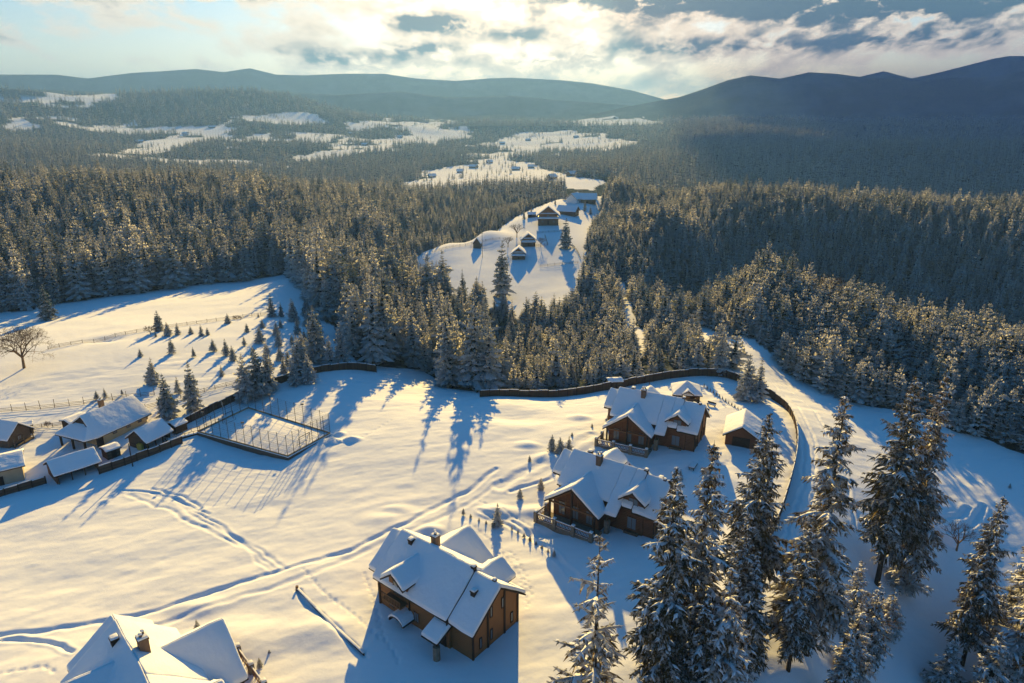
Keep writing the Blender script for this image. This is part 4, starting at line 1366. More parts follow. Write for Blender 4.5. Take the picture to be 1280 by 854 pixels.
def chalet(label, loc, rot, mirror, scale, logs):
    t = thing('log_chalet', label, 'chalet', loc, rot, 'snow covered log chalets', scale)
    t.scale = (scale, scale, scale * 1.22)
    mr = dict(mirror=mirror)
    K = .65          # roof slope
    zr = 7.9
    def mk(mb, nm, mat, par=t, **kw):
        if mirror: mb.mirror()
        return mb.build(nm, mat, par, **kw)

    def gab(x0, x1, yf, yb, z, hf=None, hb=None, top=0.0):
        """house block along x with its ridge at y = 0"""
        p = [(x0, yf, -1.2), (x0, yb, -1.2), (x0, yb, z - K * yb - top), (x0, 0, z - top), (x0, yf, z + K * yf - top)]
        return MB().extr(p, (x1 - x0, 0, 0))
    mk(gab(-9, 5.2, -4.6, 5.4, zr, top=.2), 'wall', logs)
    mk(gab(5.0, 9, -4.58, 5.0, zr - .45, top=.2), 'wall', logs)
    mk(gab(-11.1, -8.9, -2.4, 4.0, zr - .55, top=.2), 'wall', logs)
    # porch wing: log wall under its own gable
    px, pz, pk = -4.4, 6.3, .60
    p = [(-9, -7.6, -1.2), (.2, -7.6, -1.2), (.2, -7.6, pz - pk * 4.6 - .2), (px, -7.6, pz - .2), (-9, -7.6, pz - pk * 4.6 - .2)]
    mk(MB().extr(p, (0, 3.1, 0)), 'wall', logs)
    # dormer wall, front
    dx, dz = 5.2, 6.95
    p = [(dx - 1.9, -4.8, -1.2), (dx + 1.9, -4.8, -1.2), (dx + 1.9, -4.8, dz - .6 * 1.9 - .2), (dx, -4.8, dz - .2), (dx - 1.9, -4.8, dz - .6 * 1.9 - .2)]
    mk(MB().extr(p, (0, 3.0, 0)), 'wall', logs)
    # back dormer with balcony
    bx, bz = -4.4, 7.0
    p = [(bx - 1.9, 5.75, 2.6), (bx + 1.9, 5.75, 2.6), (bx + 1.9, 5.75, bz - .62 * 1.9 - .2), (bx, 5.75, bz - .2), (bx - 1.9, 5.75, bz - .62 * 1.9 - .2)]
    mk(MB().extr(p, (0, -3.4, 0)), 'wall', logs)

    def slope(x0, x1, ya, za, yb, zb): return [(x0, ya, za), (x1, ya, za), (x1, yb, zb), (x0, yb, zb)]
    main = [slope(-9.7, .9, -.0, zr, -5.6, zr - K * 5.6), slope(.9, 3.3, 0, zr, -7.3, zr - K * 7.3), slope(3.3, 5.2, 0, zr, -5.5, zr - K * 5.5), slope(-9.7, 5.2, 0, zr, 6.0, zr - K * 6.0),
            slope(5.2, 9.8, 0, zr - .45, -5.5, zr - .45 - K * 5.5), slope(5.2, 9.8, 0, zr - .45, 5.7, zr - .45 - K * 5.7)]
    snowy_roof(t, main, **mr)
    ez = zr - .55
    snowy_roof(t, [slope(-11.8, -9.75, 0, ez, -3.7, ez - K * 3.7), slope(-11.8, -9.75, 0, ez, 5.0, ez - K * 5.0)], name='end_roof', **mr)
    hw = 5.5
    yv = -(zr - pz) / K          # valley start
    ye = -(zr - (pz - pk * hw)) / K
    snowy_roof(t, [[(px, -9.4, pz), (px, yv + .9, pz), (px + s * hw, ye + .9, pz - pk * hw), (px + s * hw, -9.4, pz - pk * hw)] for s in (-1, 1)], name='porch_roof', **mr)
    hw = 2.55
    yv, ye = -(zr - dz) / K, -(zr - (dz - .6 * hw)) / K
    snowy_roof(t, [[(dx, -5.7, dz), (dx, yv + 1, dz), (dx + s * hw, ye + 1, dz - .6 * hw), (dx + s * hw, -5.7, dz - .6 * hw)] for s in (-1, 1)], name='dormer_roof', **mr)
    hw = 2.4
    yv, ye = (zr - bz) / K, (zr - (bz - .62 * hw)) / K
    snowy_roof(t, [[(bx, 7.0, bz), (bx, yv - 1, bz), (bx + s * hw, ye - 1, bz - .62 * hw), (bx + s * hw, 7.0, bz - .62 * hw)] for s in (-1, 1)], name='dormer_roof', **mr)
    # porch truss and posts, deck, railing
    mb = MB()
    for x in (-8.9, px, .1): mb.box((x, -9.0, 1.7 + (1.3 if x == px else 0)), (.3, .3, 3.4 + (2.6 if x == px else 0)))
    mk(mb, 'porch_post', 'dark_wood')
    mb = MB().box((px, -9.0, 3.15), (9.4, .22, .26))
    for s in (-1, 1): mb.tube((px, -9.0, 5.9), (px + s * 4.6, -9.0, 3.15), .12, n=4); mb.tube((px + s * 1.2, -9.0, 3.2), (px + s * 1.2, -9.0, 5.0), .09, n=4)
    mk(mb, 'porch_truss', 'trim_wood')
    mk(MB().box((-4.9, -9.3, -.35), (11.6, 3.6, 1.5)), 'deck', 'stone')
    mk(MB().box((-4.9, -10.2, .52), (11.2, 1.6, .22)), 'deck_snow', 'roof_snow', bevel=.06)
    railing(t, [(-10.5, -7.6), (-10.5, -11.0), (-6.6, -11.0), (-2.8, -11.0), (.7, -11.0)], z=.4, **mr)
    mk(MB().box((1.5, -6.9, .7), (.8, .8, 3.0)), 'pillar', 'stone')
    mk(MB().box((1.5, -6.9, 2.75), (.26, .26, 1.3)), 'porch_post', 'dark_wood')
    # windows
    for x in (-7.2, -4.4, -1.6): window(t, (x, -7.62, 1.9), 1.3, 2.1, 0, **mr)
    window(t, (dx, -4.82, 5.25), 1.7, 1.25, 0, **mr)
    window(t, (dx - .1, -4.82, 1.9), 1.7, 1.9, 0, **mr)
    mk(MB().box((dx, -5.0, 4.25), (3.4, .5, .16)), 'window_ledge', 'branch_snow', bevel=.05)
    mk(MB().box((dx, -5.15, .45), (2.6, .6, .5)), 'lower_ledge', 'weathered_wood')  # bench standing against the wall below the dormer
    window(t, (bx, 5.77, 4.6), 1.9, 1.9, math.pi, **mr)
    for x in (-6.4, -1.2): window(t, (x, 5.42, 1.7), .95, 1.3, math.pi, **mr)
    # balcony under the back dormer
    mb = MB().box((bx, 6.5, 3.15), (3.9, 1.5, .16))
    for i in range(12): mb.box((bx - 1.8 + .33 * i, 7.2, 3.6), (.12, .05, .8))
    mb.box((bx, 7.2, 4.02), (3.9, .12, .1))
    mk(mb, 'balcony', 'trim_wood')
    # gable end away from the porch: upright battens, narrow windows
    for i, y in enumerate((-4.5, -1.6, 1.9, 4.9)):
        h = zr - .45 - K * abs(y) - .35
        mk(MB().box((9.06, y, h / 2 - .6), (.16, .3, h + 1.2)), 'corner_post', 'dark_wood')
    for y, z in ((1.2, 1.6), (1.2, 4.6), (3.4, 1.6), (-1.2, 4.6), (-3.2, 1.6)): window(t, (9.02, y, z), .42, 1.35, math.pi / 2, panes=1, frame='dark_wood', **mr)
    for i, y in enumerate((-2.2, 3.8)): mk(MB().box((-11.14, y, 1.7), (.16, .3, 5.2)), 'corner_post', 'dark_wood')
    window(t, (-11.12, .8, 1.9), 1.2, 1.4, -math.pi / 2, **mr)
    for x in (-8.9, -2.6, 2.4):
        mk(MB().box((x, 5.5, 1.0), (.3, .18, 4.6)), 'corner_post', 'dark_wood')
    # back entrance: lean-to canopy, arched cellar hood, stone pier
    snowy_roof(t, [slope(2.6, 5.6, 5.0, 3.4, 8.2, 2.3)], name='entrance_roof', **mr)
    mk(MB().tube((5.2, 7.9, -1), (5.2, 7.9, 1.9), .5, n=10), 'pillar', 'stone')
    mk(MB().box((4.0, 5.45, 1.0), (1.1, .16, 2.2)), 'door', 'dark_wood')
    hood = [(-3.2 + 1.5 * math.cos(q), 5.4, 1.0 + .95 * math.sin(q)) for q in np.linspace(0, math.pi, 9)]
    hood += [(-3.2 + 1.25 * math.cos(q), 5.4, 1.0 + .75 * math.sin(q)) for q in np.linspace(math.pi, 0, 9)]
    hd = mk(MB().extr(hood, (0, 2.2, 0)), 'cellar_hood', 'dark_wood')
    hood = [(-3.2 + 1.62 * math.cos(q), 5.4, 1.02 + 1.2 * math.sin(q)) for q in np.linspace(.25, math.pi - .25, 9)]
    hood += [(-3.2 + 1.5 * math.cos(q), 5.4, 1.0 + .955 * math.sin(q)) for q in np.linspace(math.pi - .25, .25, 9)]
    mk(MB().extr(hood, (0, 2.25, 0)), 'snow_cap', 'roof_snow', hd)
    # chimneys and vents
    chimney(t, -3.6, -1.1, 5.5, 8.9, .95, **mr)
    chimney(t, -6.6, .9, 6.2, 8.2, .7, 'dark_wood', cap=False, **mr)
    chimney(t, 6.9, 2.2, 5.0, 6.9, .7, 'dark_wood', cap=False, **mr)
    chimney(t, 5.0, .1, 7.2, 8.4, .55, 'dark_wood', cap=False, **mr)
    chimney(t, 8.6, -.1, 7.0, 7.9, .4, 'brick', cap=False, **mr)
    # dark verge boards where the higher roof ends
    vb = MB()
    for s, e in ((1, 6.0), (-1, 5.5)):
        vb.extr([(5.22, 0, zr - .02), (5.22, s * e, zr - .02 - K * e), (5.22, s * e, zr - .5 - K * e), (5.22, 0, zr - .5)], (.1, 0, 0))
    mk(vb, 'verge_board', 'dark_wood')
    return t


def at_house(p0, p1, z):
    return np.array(W(*p0, z)), np.array(W(*p1, z))


S = 1.0
for (a, b), lab, mir, logs, flip in (
    (at_house((780, 495), (874, 513), 8.3), 'upper red brown log chalet beside the gazebo, with a long snowy roof', False, 'red_logs', 0),
    (at_house((723, 574), (831, 609), 8.3), 'lower red brown log chalet half behind the foreground spruces, with a snowy porch roof', False, 'red_logs', 0),
    (at_house((507, 676), (620, 737), 8.3), 'amber log chalet standing alone in front, its long blue snow roof facing the viewer', True, 'amber_logs', 1),
):
    c = (a + b) / 2; d = b - a
    rot = math.atan2(d[1], d[0]) + (math.pi if flip else 0)
    chalet(lab, (c[0], c[1], gz(*c) + .0), rot, mir, S, logs)
a, d = np.array(W(128.6, 791, 9.3)), np.array(W(160, 854, 9.3))
u = (d - a) / np.hypot(*(d - a))
c = a + u * 9.7 * 1.12 + np.array([2.0, -.2])
chalet('chalet cut off by the bottom edge, only its snowy roof with two chimneys showing', (c[0], c[1], gz(*c)), math.atan2(u[1], u[0]) + math.pi, True, S * 1.12, 'amber_logs')


# ------------------------------------------------------------------ simple gabled buildings
def gable(name, label, cat, loc, rot, L, Wd_, hw, rise, wall, over=.5, snow=.28, group=None, open_front=False, dooro=True, win=0, back_h=None, roofmat='dark_wood', gabmat=None, chim=None):
    """ridge along local x, walls L by Wd_, eaves at hw, ridge hw + rise; local -y is the front slope"""
    t = thing(name, label, cat, loc, rot, group)
    h = Wd_ / 2
    k = rise / h
    if not open_front:
        MB().extr([(-L / 2, -h, -.8), (-L / 2, h, -.8), (-L / 2, h, hw - .1), (-L / 2, 0, hw + rise - .12), (-L / 2, -h, hw - .1)], (L, 0, 0)).build('wall', wall, t)
    else:
        MB().extr([(-L / 2, h - .2, -.8), (-L / 2, h, -.8), (-L / 2, h, hw), (-L / 2, h - .2, hw)], (L, 0, 0)).build('back_wall', wall, t)
        for x in (-L / 2, L / 2 - .2):
            MB().extr([(x, -h * .9, -.8), (x, h - .22, -.8), (x, h - .22, hw - .1), (x, 0, hw + rise - .15), (x, -h * .9, hw)], (.2, 0, 0)).build('side_wall', gabmat or wall, t)
        for x in np.linspace(-L / 2 + .3, L / 2 - .3, 4): MB().box((x, -h + .1, hw / 2 - .4), (.18, .18, hw + .8)).build('post', 'dark_wood', t)
        for x in np.linspace(-L / 2 + 1, L / 2 - 1, max(2, int(L / 2.2))):
            MB().box((x, .4, .45), (1.3, .9, 1.1)).box((x + .2, .3, 1.15), (.7, .7, .5)).build('log_pile', 'weathered_wood', t)
            detach(COL.objects[-1], t, 'rough stack of cut logs stored inside ' + ('the open fronted shed facing the snowfield' if 'fronted' in label else 'the open ended shed nearest the court'), 'log pile', 'log piles stored in ' + name.replace('_', ' '))
    e = h + over
    snowy_roof(t, [[(-L / 2 - over, 0, hw + rise), (L / 2 + over, 0, hw + rise), (L / 2 + over, s * e, hw + rise - k * e), (-L / 2 - over, s * e, hw + rise - k * e)] for s in (-1, 1)], roofmat, snow=snow)
    if dooro and not open_front:
        d = MB().box((0, -h - .03, .9), (1.0, .1, 2.0)).build('door', 'dark_wood', t)
        MB().box((.35, -h - .1, .95), (.06, .06, .2)).build('handle', 'metal_dark', d)
    for i in range(win):
        window(t, (-L / 2 + L * (i + .5) / win + (.0 if win % 2 == 0 else 1.2), -h, hw * .55), .9, .9, 0)
    if chim: chimney(t, chim[0], chim[1], hw + rise - 1, hw + rise + .8, .6)
    return t


def between(p0, p1, z):
    """middle, direction and length of a line seen between two pixels at height z"""
    a, b = np.array(W(*p0, z)), np.array(W(*p1, z))
    return (a + b) / 2, math.atan2(*(b - a)[::-1]), np.hypot(*(b - a))


# log garage inside the fence
c, rot, L = between((928, 536), (932, 513), 5.0)
t = gable('log_garage', 'dark log garage with one sunlit snow slope inside the fence curve', 'garage', (*c, gz(*c)), rot, L - 1.2, 6.6, 2.9, 2.1, 'red_logs', .6, dooro=False)
MB().box((-(L - 1.2) / 2 - .04, 0, 1.1), (.1, 3.6, 2.6)).build('garage_door', 'dark_wood', t)

# gazebo: open posts at the front left, hipped snow roof, warm lamp inside
def gazebo():
    x, y, z = G(857, 500)
    t = thing('gazebo', 'square timber gazebo with a hipped snow roof and a warm lamp glowing inside', 'gazebo', (x, y, z), rad(-8), None)
    a, e, h, r = 2.9, 3.6, 2.6, 4.9
    for sx in (-1, 1):
        for sy in (-1, 1): MB().box((sx * a, sy * a, h / 2 - .2), (.3, .3, h + .6)).build('post', 'dark_wood', t)
    MB().box((.9, -a, .5), (4.0, .2, 2.0)).build('front_wall', 'shed_planks', t)
    MB().box((a, 0, .6), (.2, 5.4, 2.2)).build('side_wall', 'shed_planks', t)
    MB().box((0, a, .7), (5.4, .2, 2.6)).build('back_wall', 'shed_planks', t)
    MB().box((0, 0, -.3), (6.2, 6.2, .7)).build('floor', 'weathered_wood', t)
    tri = []
    for k in range(4):
        q, q2 = math.pi / 4 + k * math.pi / 2, math.pi / 4 + (k + 1) * math.pi / 2
        R_ = e * math.sqrt(2)
        tri.append([(0, 0, r), (R_ * math.cos(q), R_ * math.sin(q), h), (R_ * math.cos(q2), R_ * math.sin(q2), h)])
    snowy_roof(t, tri, snow=.3)
    snowy_roof(t, [[(0, -4.3, 4.1), (0, -1.2, 4.1), (s * 1.5, -2.4, 3.05), (s * 1.5, -4.2, 3.05)] for s in (-1, 1)], name='porch_roof', snow=.25)
    l = MB().tube((-.3, -1.7, 2.2), (-.3, -1.7, 2.5), .16, .1, 8).build('lamp', 'lamp_glow', t)
    MB().tube((-.3, -1.7, 2.5), (-.3, -1.7, 3.4), .03).build('lamp_cord', 'metal_dark', t)
    detach(MB().box((0, .2, .75), (2.2, 1.0, .1)).box((0, .2, .35), (.2, .2, .8)).build('gazebo_table', 'weathered_wood', t), t, 'plain wooden table standing inside the gazebo under the lamp', 'table')
    ld = bpy.data.lights.new('gazebo_lamp', 'POINT'); lo = bpy.data.objects.new('gazebo_lamp', ld); COL.objects.link(lo)
    ld.energy = 60; ld.color = (1, .6, .25); ld.shadow_soft_size = .15
    lo.parent = t; lo.location = (-.3, -1.7, 2.05)


gazebo()
c = np.array(G(768, 484)[:2])
gable('garden_shed', 'little dark shed with a flat snow cap standing against the plank fence', 'shed', (*c, gz(*c)), rad(4), 3.8, 2.6, 2.1, .35, 'shed_planks', .25, .3, dooro=True)
c, rot, L = between((769, 580), (784, 573), 2.6)
gable('well_house', 'tiny gabled shelter under thick snow in the gap between the red brown chalets', 'shelter', (*c, gz(*c)), rot + math.pi / 2, 3.0, 3.2, 1.2, 1.5, 'shed_planks', .6, .35, dooro=False)


def bench_thing(px, py, rot, label, w=2.2, cat='bench', name='garden_bench', group='benches in the chalet garden'):
    x, y, z = G(px, py)
    t = thing(name, label, cat, (x, y, z), rot, group)
    MB().box((0, 0, .5), (w, .55, .08)).build('seat', 'weathered_wood', t)
    MB().box((0, .3, .85), (w, .08, .5)).build('backrest', 'weathered_wood', t)
    for s in (-1, 1): MB().box((s * (w / 2 - .2), 0, .2), (.1, .5, .6)).build('leg', 'dark_wood', t)
    MB().box((0, 0, .66), (w * .96, .5, .22)).build('snow_cap', 'branch_snow', t, bevel=.08)


bench_thing(868, 509, rad(-20), 'snow covered bench behind the upper chalet, left of two')
bench_thing(881, 515, rad(-55), 'dark bench turned to the side behind the upper chalet, right of two')
bench_thing(889, 508, rad(-40), 'low bench close to the row of young thujas')
x, y, z = G(866, 586)
t = thing('garden_table', 'snow capped garden table on the blue shade right of the upper chalet', 'table', (x, y, z), rad(60))
MB().box((0, 0, .72), (2.6, 1.2, .1)).build('tabletop', 'weathered_wood', t)
for sx in (-1, 1):
    for sy in (-1, 1): MB().box((sx * 1.1, sy * .45, .3), (.1, .1, .8)).build('leg', 'dark_wood', t)
MB().box((0, 0, .92), (2.5, 1.1, .3)).build('snow_cap', 'branch_snow', t, bevel=.1)


# ------------------------------------------------------------------ fences
def wall_points(pts):
    return [np.array(p) for p in pts]


def resample(P, step):
    P = np.array(P); s = np.r_[0, np.cumsum(np.hypot(*np.diff(P, axis=0).T))]
    n = max(1, int(round(s[-1] / step)))
    q = np.linspace(0, s[-1], n + 1)
    return np.c_[np.interp(q, s, P[:, 0]), np.interp(q, s, P[:, 1])]


def smooth(P, it=2):
    P = np.array(P, float)
    for _ in range(it):
        Q = [P[0]]
        for a, b in zip(P[:-1], P[1:]): Q += [a * .75 + b * .25, a * .25 + b * .75]
        P = np.array(Q + [P[-1]])
    return P


def plank_fence(label, pts, h=1.9, step=2.6, mat='fence_planks', group='tall plank fences', cap=True, sm=2):
    P = resample(smooth(pts, sm), step)
    Z = T(P[:, 0], P[:, 1])
    t = thing('plank_fence', label, 'fence', (P[0][0], P[0][1], Z[0]), 0, group)
    o = Vector((P[0][0], P[0][1], Z[0]))
    post, panel, snow = MB(), MB(), MB()
    for i in range(len(P)):
        p = Vector((*P[i], Z[i])) - o
        if len(P) <= 100: MB().box((p.x, p.y, p.z + h / 2 - .2), (.2, .2, h + .6)).build('post', 'dark_wood', t)
        if i + 1 < len(P):
            q = Vector((*P[i + 1], Z[i + 1])) - o
            d = q - p; n = Vector((-d.y, d.x, 0)).normalized() * .035
            a, b = p + d * .04, p + d * .96
            lo, hi = Vector((0, 0, -.25)), Vector((0, 0, h * (1 + .07 * math.sin(i * 12.9) * math.cos(i * 4.1))))
            panel.extr([a + lo, b + lo, b + hi, a + hi], n * 2)
            if cap:
                w = n * 2.6; up = Vector((0, 0, .16)); s0, s1 = a + hi - w * .6, b + hi - w * .6
                snow.extr([s0, s1, s1 + up, s0 + up], w * 2)
    pn = panel.build('plank_panel', mat, t)
    if cap: snow.build('snow_cap', 'branch_snow', pn, bevel=.05)
    return t


def rail_fence(label, pts, h=1.1, step=3.0, group='split rail fences', rails=3, posth=None, mat='weathered_wood', snowy=True):
    P = resample(np.array(pts), step)
    rs = np.random.RandomState(len(P))
    P = P + rs.randn(*P.shape) * .05
    Z = T(P[:, 0], P[:, 1]) + micro(P[:, 0], P[:, 1])
    o = Vector((*P[0], Z[0]))
    t = thing('rail_fence', label, 'fence', o, 0, group)
    rail = MB()
    for i in range(len(P)):
        p = Vector((*P[i], Z[i])) - o
        if i < 100: MB().tube((p.x, p.y, p.z - .3), (p.x + rs.randn() * .05, p.y + rs.randn() * .05, p.z + (posth or h) * (.95 + .25 * rs.rand())), .075, .06, 5).build('post', mat, t)
        if i + 1 < len(P):
            q = Vector((*P[i + 1], Z[i + 1])) - o
            for k in range(rails):
                z = h * (k + .6) / rails
                rail.tube(p + Vector((0, 0, z + rs.randn() * .04)), q + Vector((0, 0, z + rs.randn() * .04)), .055, .05, 4)
    rail.build('rail', mat, t)
    return t


FENCE_R = [W(px, py, -1) for px, py in [(600, 494), (625, 491), (700, 489), (740, 482), (762, 479), (820, 471), (860, 468), (905, 469), (930, 480), (958, 493), (978, 508), (990, 525), (996, 548), (995, 575), (988, 605), (978, 640), (968, 668), (955, 690)]]
plank_fence('tall brown plank fence curving round the chalet garden beside the lane', FENCE_R, 2.0)
FENCE_L = [W(px, py, 0) for px, py in [(228, 536), (262, 520), (300, 503), (340, 488), (385, 473), (420, 464), (440, 459), (470, 457)]]
plank_fence('dark brown plank fence behind the sports court below the meadow', FENCE_L, 1.9)
plank_fence('grey plank fence along the snowfield under the small sheds', [W(px, py, 0) for px, py in [(124, 590), (160, 579), (195, 567), (228, 555)]], 1.7, 2.4, 'shed_planks', sm=0)
plank_fence('dark plank fence at the far left under the pale building', [W(px, py, 0) for px, py in [(-30, 627), (0, 617), (30, 609), (57, 601)]], 1.6, 2.4, 'shed_planks', sm=0)

rail_fence('split rail fence crossing the upper meadow by the bare bushes', [ground(px, py) for px, py in [(60, 437), (119, 425), (183, 414), (225, 408), (263, 404), (302, 398), (337, 394)]], group='split rail fences')
rail_fence('split rail fence with tall stakes above the farm lodge', [ground(px, py) for px, py in [(-20, 519), (28, 515), (62, 511), (113, 505), (151, 498), (193, 493)]], 1.1, 3.2, posth=1.9)
rail_fence('short split rail fence beside the two spruces behind the court', [ground(px, py) for px, py in [(182, 512), (212, 503), (241, 495), (270, 487), (296, 480)]])
rail_fence('low garden rail fence between the lodge and the hut', [ground(px, py) for px, py in [(38, 537), (55, 534), (80, 532)]], .9, 2.0)
rail_fence('rail fence in front of the large timber house on the ridge', [ground(px, py) for px, py in [(671, 292), (700, 290)]], 1.2, 3.5, 'rail fences on the ridge')
rail_fence('rail fence crossing the sunny slope by the lone hay hut', [ground(px, py) for px, py in [(540, 316), (575, 308), (590, 305), (625, 299)]], 1.2, 4, 'rail fences on the ridge')
rail_fence('rail fence across the lower end of the ridge meadow', [ground(px, py) for px, py in [(675, 334), (700, 331), (722, 329)]], 1.2, 3.5, 'rail fences on the ridge')
rail_fence('rail fence running down beside the ridge lane', [ground(px, py) for px, py in [(715, 307), (722, 316), (726, 324)]], 1.2, 3.5, 'rail fences on the ridge')
rail_fence('rail fence of the small yard beside the two tier hut', [ground(px, py) for px, py in [(660, 308), (685, 308), (681, 296)]], 1.4, 3, 'rail fences on the ridge')

# low plank retaining edge at the front
P = np.array([W(px, py, 0) for px, py in [(372, 741), (395, 765), (420, 790), (455, 822)]])
t = thing('retaining_edge', 'low snow topped plank retaining edge running from the path towards the amber chalet', 'retaining wall', (*P[0], gz(*P[0])))
mb, sn = MB(), MB()
o = Vector((*P[0], gz(*P[0])))
for a, b in zip(P[:-1], P[1:]):
    a3, b3 = Vector((*a, gz(*a))) - o, Vector((*b, gz(*b))) - o
    n = Vector((-(b3 - a3).y, (b3 - a3).x, 0)).normalized() * .12
    mb.extr([a3 + Vector((0, 0, -.6)), b3 + Vector((0, 0, -.6)), b3 + Vector((0, 0, .5)), a3 + Vector((0, 0, .5))], n)
    sn.extr([a3 - n + Vector((0, 0, .5)), b3 - n + Vector((0, 0, .5)), b3 - n + Vector((0, 0, .68)), a3 - n + Vector((0, 0, .68))], n * 3)
pl_ = mb.build('plank_panel', 'fence_planks', t); sn.build('snow_cap', 'branch_snow', pl_, bevel=.06)
MB().box((0, 0, .35), (.35, .35, 1.3)).build('post', 'trim_wood', t)
# ------------------------------------------------------------------ sports court
def sports_court():
    A, B, C_, D = [np.array(W(px, py, .3)) for px, py in ((248, 544), (360, 575), (413, 546), (311, 514))]
    z0 = max(gz(*p) for p in (A, B, C_, D)) + .25
    cen = (A + B + C_ + D) / 4
    out = [cen + (p - cen) * 1.02 for p in (A, B, C_, D)]
    t = thing('sports_court', 'small snow covered sports court on a low platform, its fence net on tall thin poles', 'sports court', (cen[0], cen[1], z0))

    def v(p, z): return (p[0] - cen[0], p[1] - cen[1], z)
    MB().extr([v(p, -2.0) for p in out], (0, 0, 1.9)).build('platform', 'weathered_wood', t)
    MB().extr([v(p, -.095) for p in out], (0, 0, .16)).build('playing_surface', 'roof_snow', t, bevel=.05)
    nets = MB(); boards = MB(); rails = MB()
    lamps = 0
    sides = [(A, B, 11), (B, C_, 7), (C_, D, 10), (D, A, 6)]
    H = 5.0
    for p, q, n in sides:
        for i in range(n):
            a, b = p + (q - p) * i / n, p + (q - p) * (i + 1) / n
            po = MB().tube(v(a, -.2), v(a, H + .2 * math.sin(i * 2.1)), .07, n=6).build('post', 'metal_dark', t)
            if (i == 6 and n == 11) or (i == 3 and n == 10) or (i == 7 and n == 10) or (i == 1 and n == 11):
                MB().box((*v(a, 0)[:2], H + .35), (.6, .3, .3)).build('floodlight', 'metal_dark', po)
            d = (b - a)
            rot = math.atan2(d[1], d[0]); m = (a + b) / 2
            boards.box((*v(m, 0)[:2], .22), (np.hypot(*d) - .08, .05, .36), rot)
            for z in (1.0, H * .5, H - .1): rails.tube(v(a, z), v(b, z), .02, n=3)
            for k in range(1, 6):
                c = a + d * k / 6
                nets.tube(v(c, .9), v(c, H - .1), .011, n=3)
            for z in np.arange(1.4, H - .2, .5): nets.tube(v(a, z), v(b, z), .011, n=3)
    boards.build('kick_board', 'board_planks', t)
    rails.build('net_cable', 'metal_dark', t)
    nets.build('net', 'metal_dark', t)
    # goals
    for k, (p, q, lab) in enumerate(((B, C_, 'goal frame at the end of the court nearer the big snowfield'), (D, A, 'goal frame at the end of the court nearer the plank fence'))):
        m = (p + q) / 2 + (cen - (p + q) / 2) * .10
        d = (q - p) / np.hypot(*(q - p))
        g = thing('goal', lab, 'goal', (m[0], m[1], z0 + .05), math.atan2(d[1], d[0]), 'goals on the sports court')
        mb = MB()
        for s in (-1, 1): mb.box((s * 1.5, 0, 1.0), (.1, .1, 2.0))
        mb.box((0, 0, 2.02), (3.1, .1, .1))
        mb.build('frame', 'dark_wood', g)
        b2 = MB()
        for s in (-1, 1): b2.tube((s * 1.5, 0, 2), (s * 1.5, .9, 0), .03, n=4)
        b2.tube((-1.5, .9, .05), (1.5, .9, .05), .03, n=4); b2.build('back_stay', 'metal_dark', g)
    # basketball board on the fence side
    m = np.array(W(283, 524, 0))
    g = thing('basketball_hoop', 'small basketball hoop with white board at the plank fence side of the court', 'basketball hoop', (m[0], m[1], z0), rad(-60), 'hoops of the sports court')
    MB().tube((0, 0, -.4), (0, 0, 3.2), .07).build('pole', 'metal_dark', g)
    MB().box((0, -.5, 3.1), (1.6, .06, 1.0)).build('backboard', 'white_paint', g)
    MB().tube((0, -.05, 3.0), (0, -.48, 3.0), .05).build('arm', 'metal_dark', g)


sports_court()
x, y, z = G(232, 549)
t = thing('court_ramp', 'low wooden ramp with railings joining the court to the sheds', 'ramp', (x, y, z), rad(38))
MB().box((0, 1.0, .15), (7.5, 1.8, .8)).build('deck', 'dark_wood', t)
MB().box((0, 1.0, .62), (7.3, 1.7, .14)).build('snow_cover', 'roof_snow', t, bevel=.05)
for s in (.1, 1.9):
    MB().box((0, s, 1.3), (7.5, .08, .1)).build('railing', 'weathered_wood', t)
    for q in np.linspace(-3.6, 3.6, 5): MB().box((q, s, .9), (.1, .1, 1.0)).build('railing_post', 'weathered_wood', t)
x, y, z = G(420, 553)
t = thing('snow_heap', 'heap of shovelled snow beside the court corner', 'snow heap', (x, y, z - .1))
rs = np.random.RandomState(2)
vs, fs = [(0, 0, .9)], []
for k in range(1, 5):
    for j in range(14):
        q = 6.283 * j / 14; rr = k * .9 * (.85 + .3 * rs.rand())
        vs.append((1.5 * rr * math.cos(q), rr * math.sin(q), (.9, .75, .45, .18, -.15)[k] + .12 * rs.randn()))
for j in range(14): fs.append((0, 1 + j, 1 + (j + 1) % 14))
for k in range(3):
    for j in range(14): fs.append((1 + 14 * k + j, 15 + 14 * k + j, 15 + 14 * k + (j + 1) % 14, 1 + 14 * k + (j + 1) % 14))
h = MB().add(vs, fs).build('snow_mound', 'roof_snow', t)
for f in h.data.polygons: f.use_smooth = True

# ------------------------------------------------------------------ farm at the left
g_farm = 'farm buildings at the left'


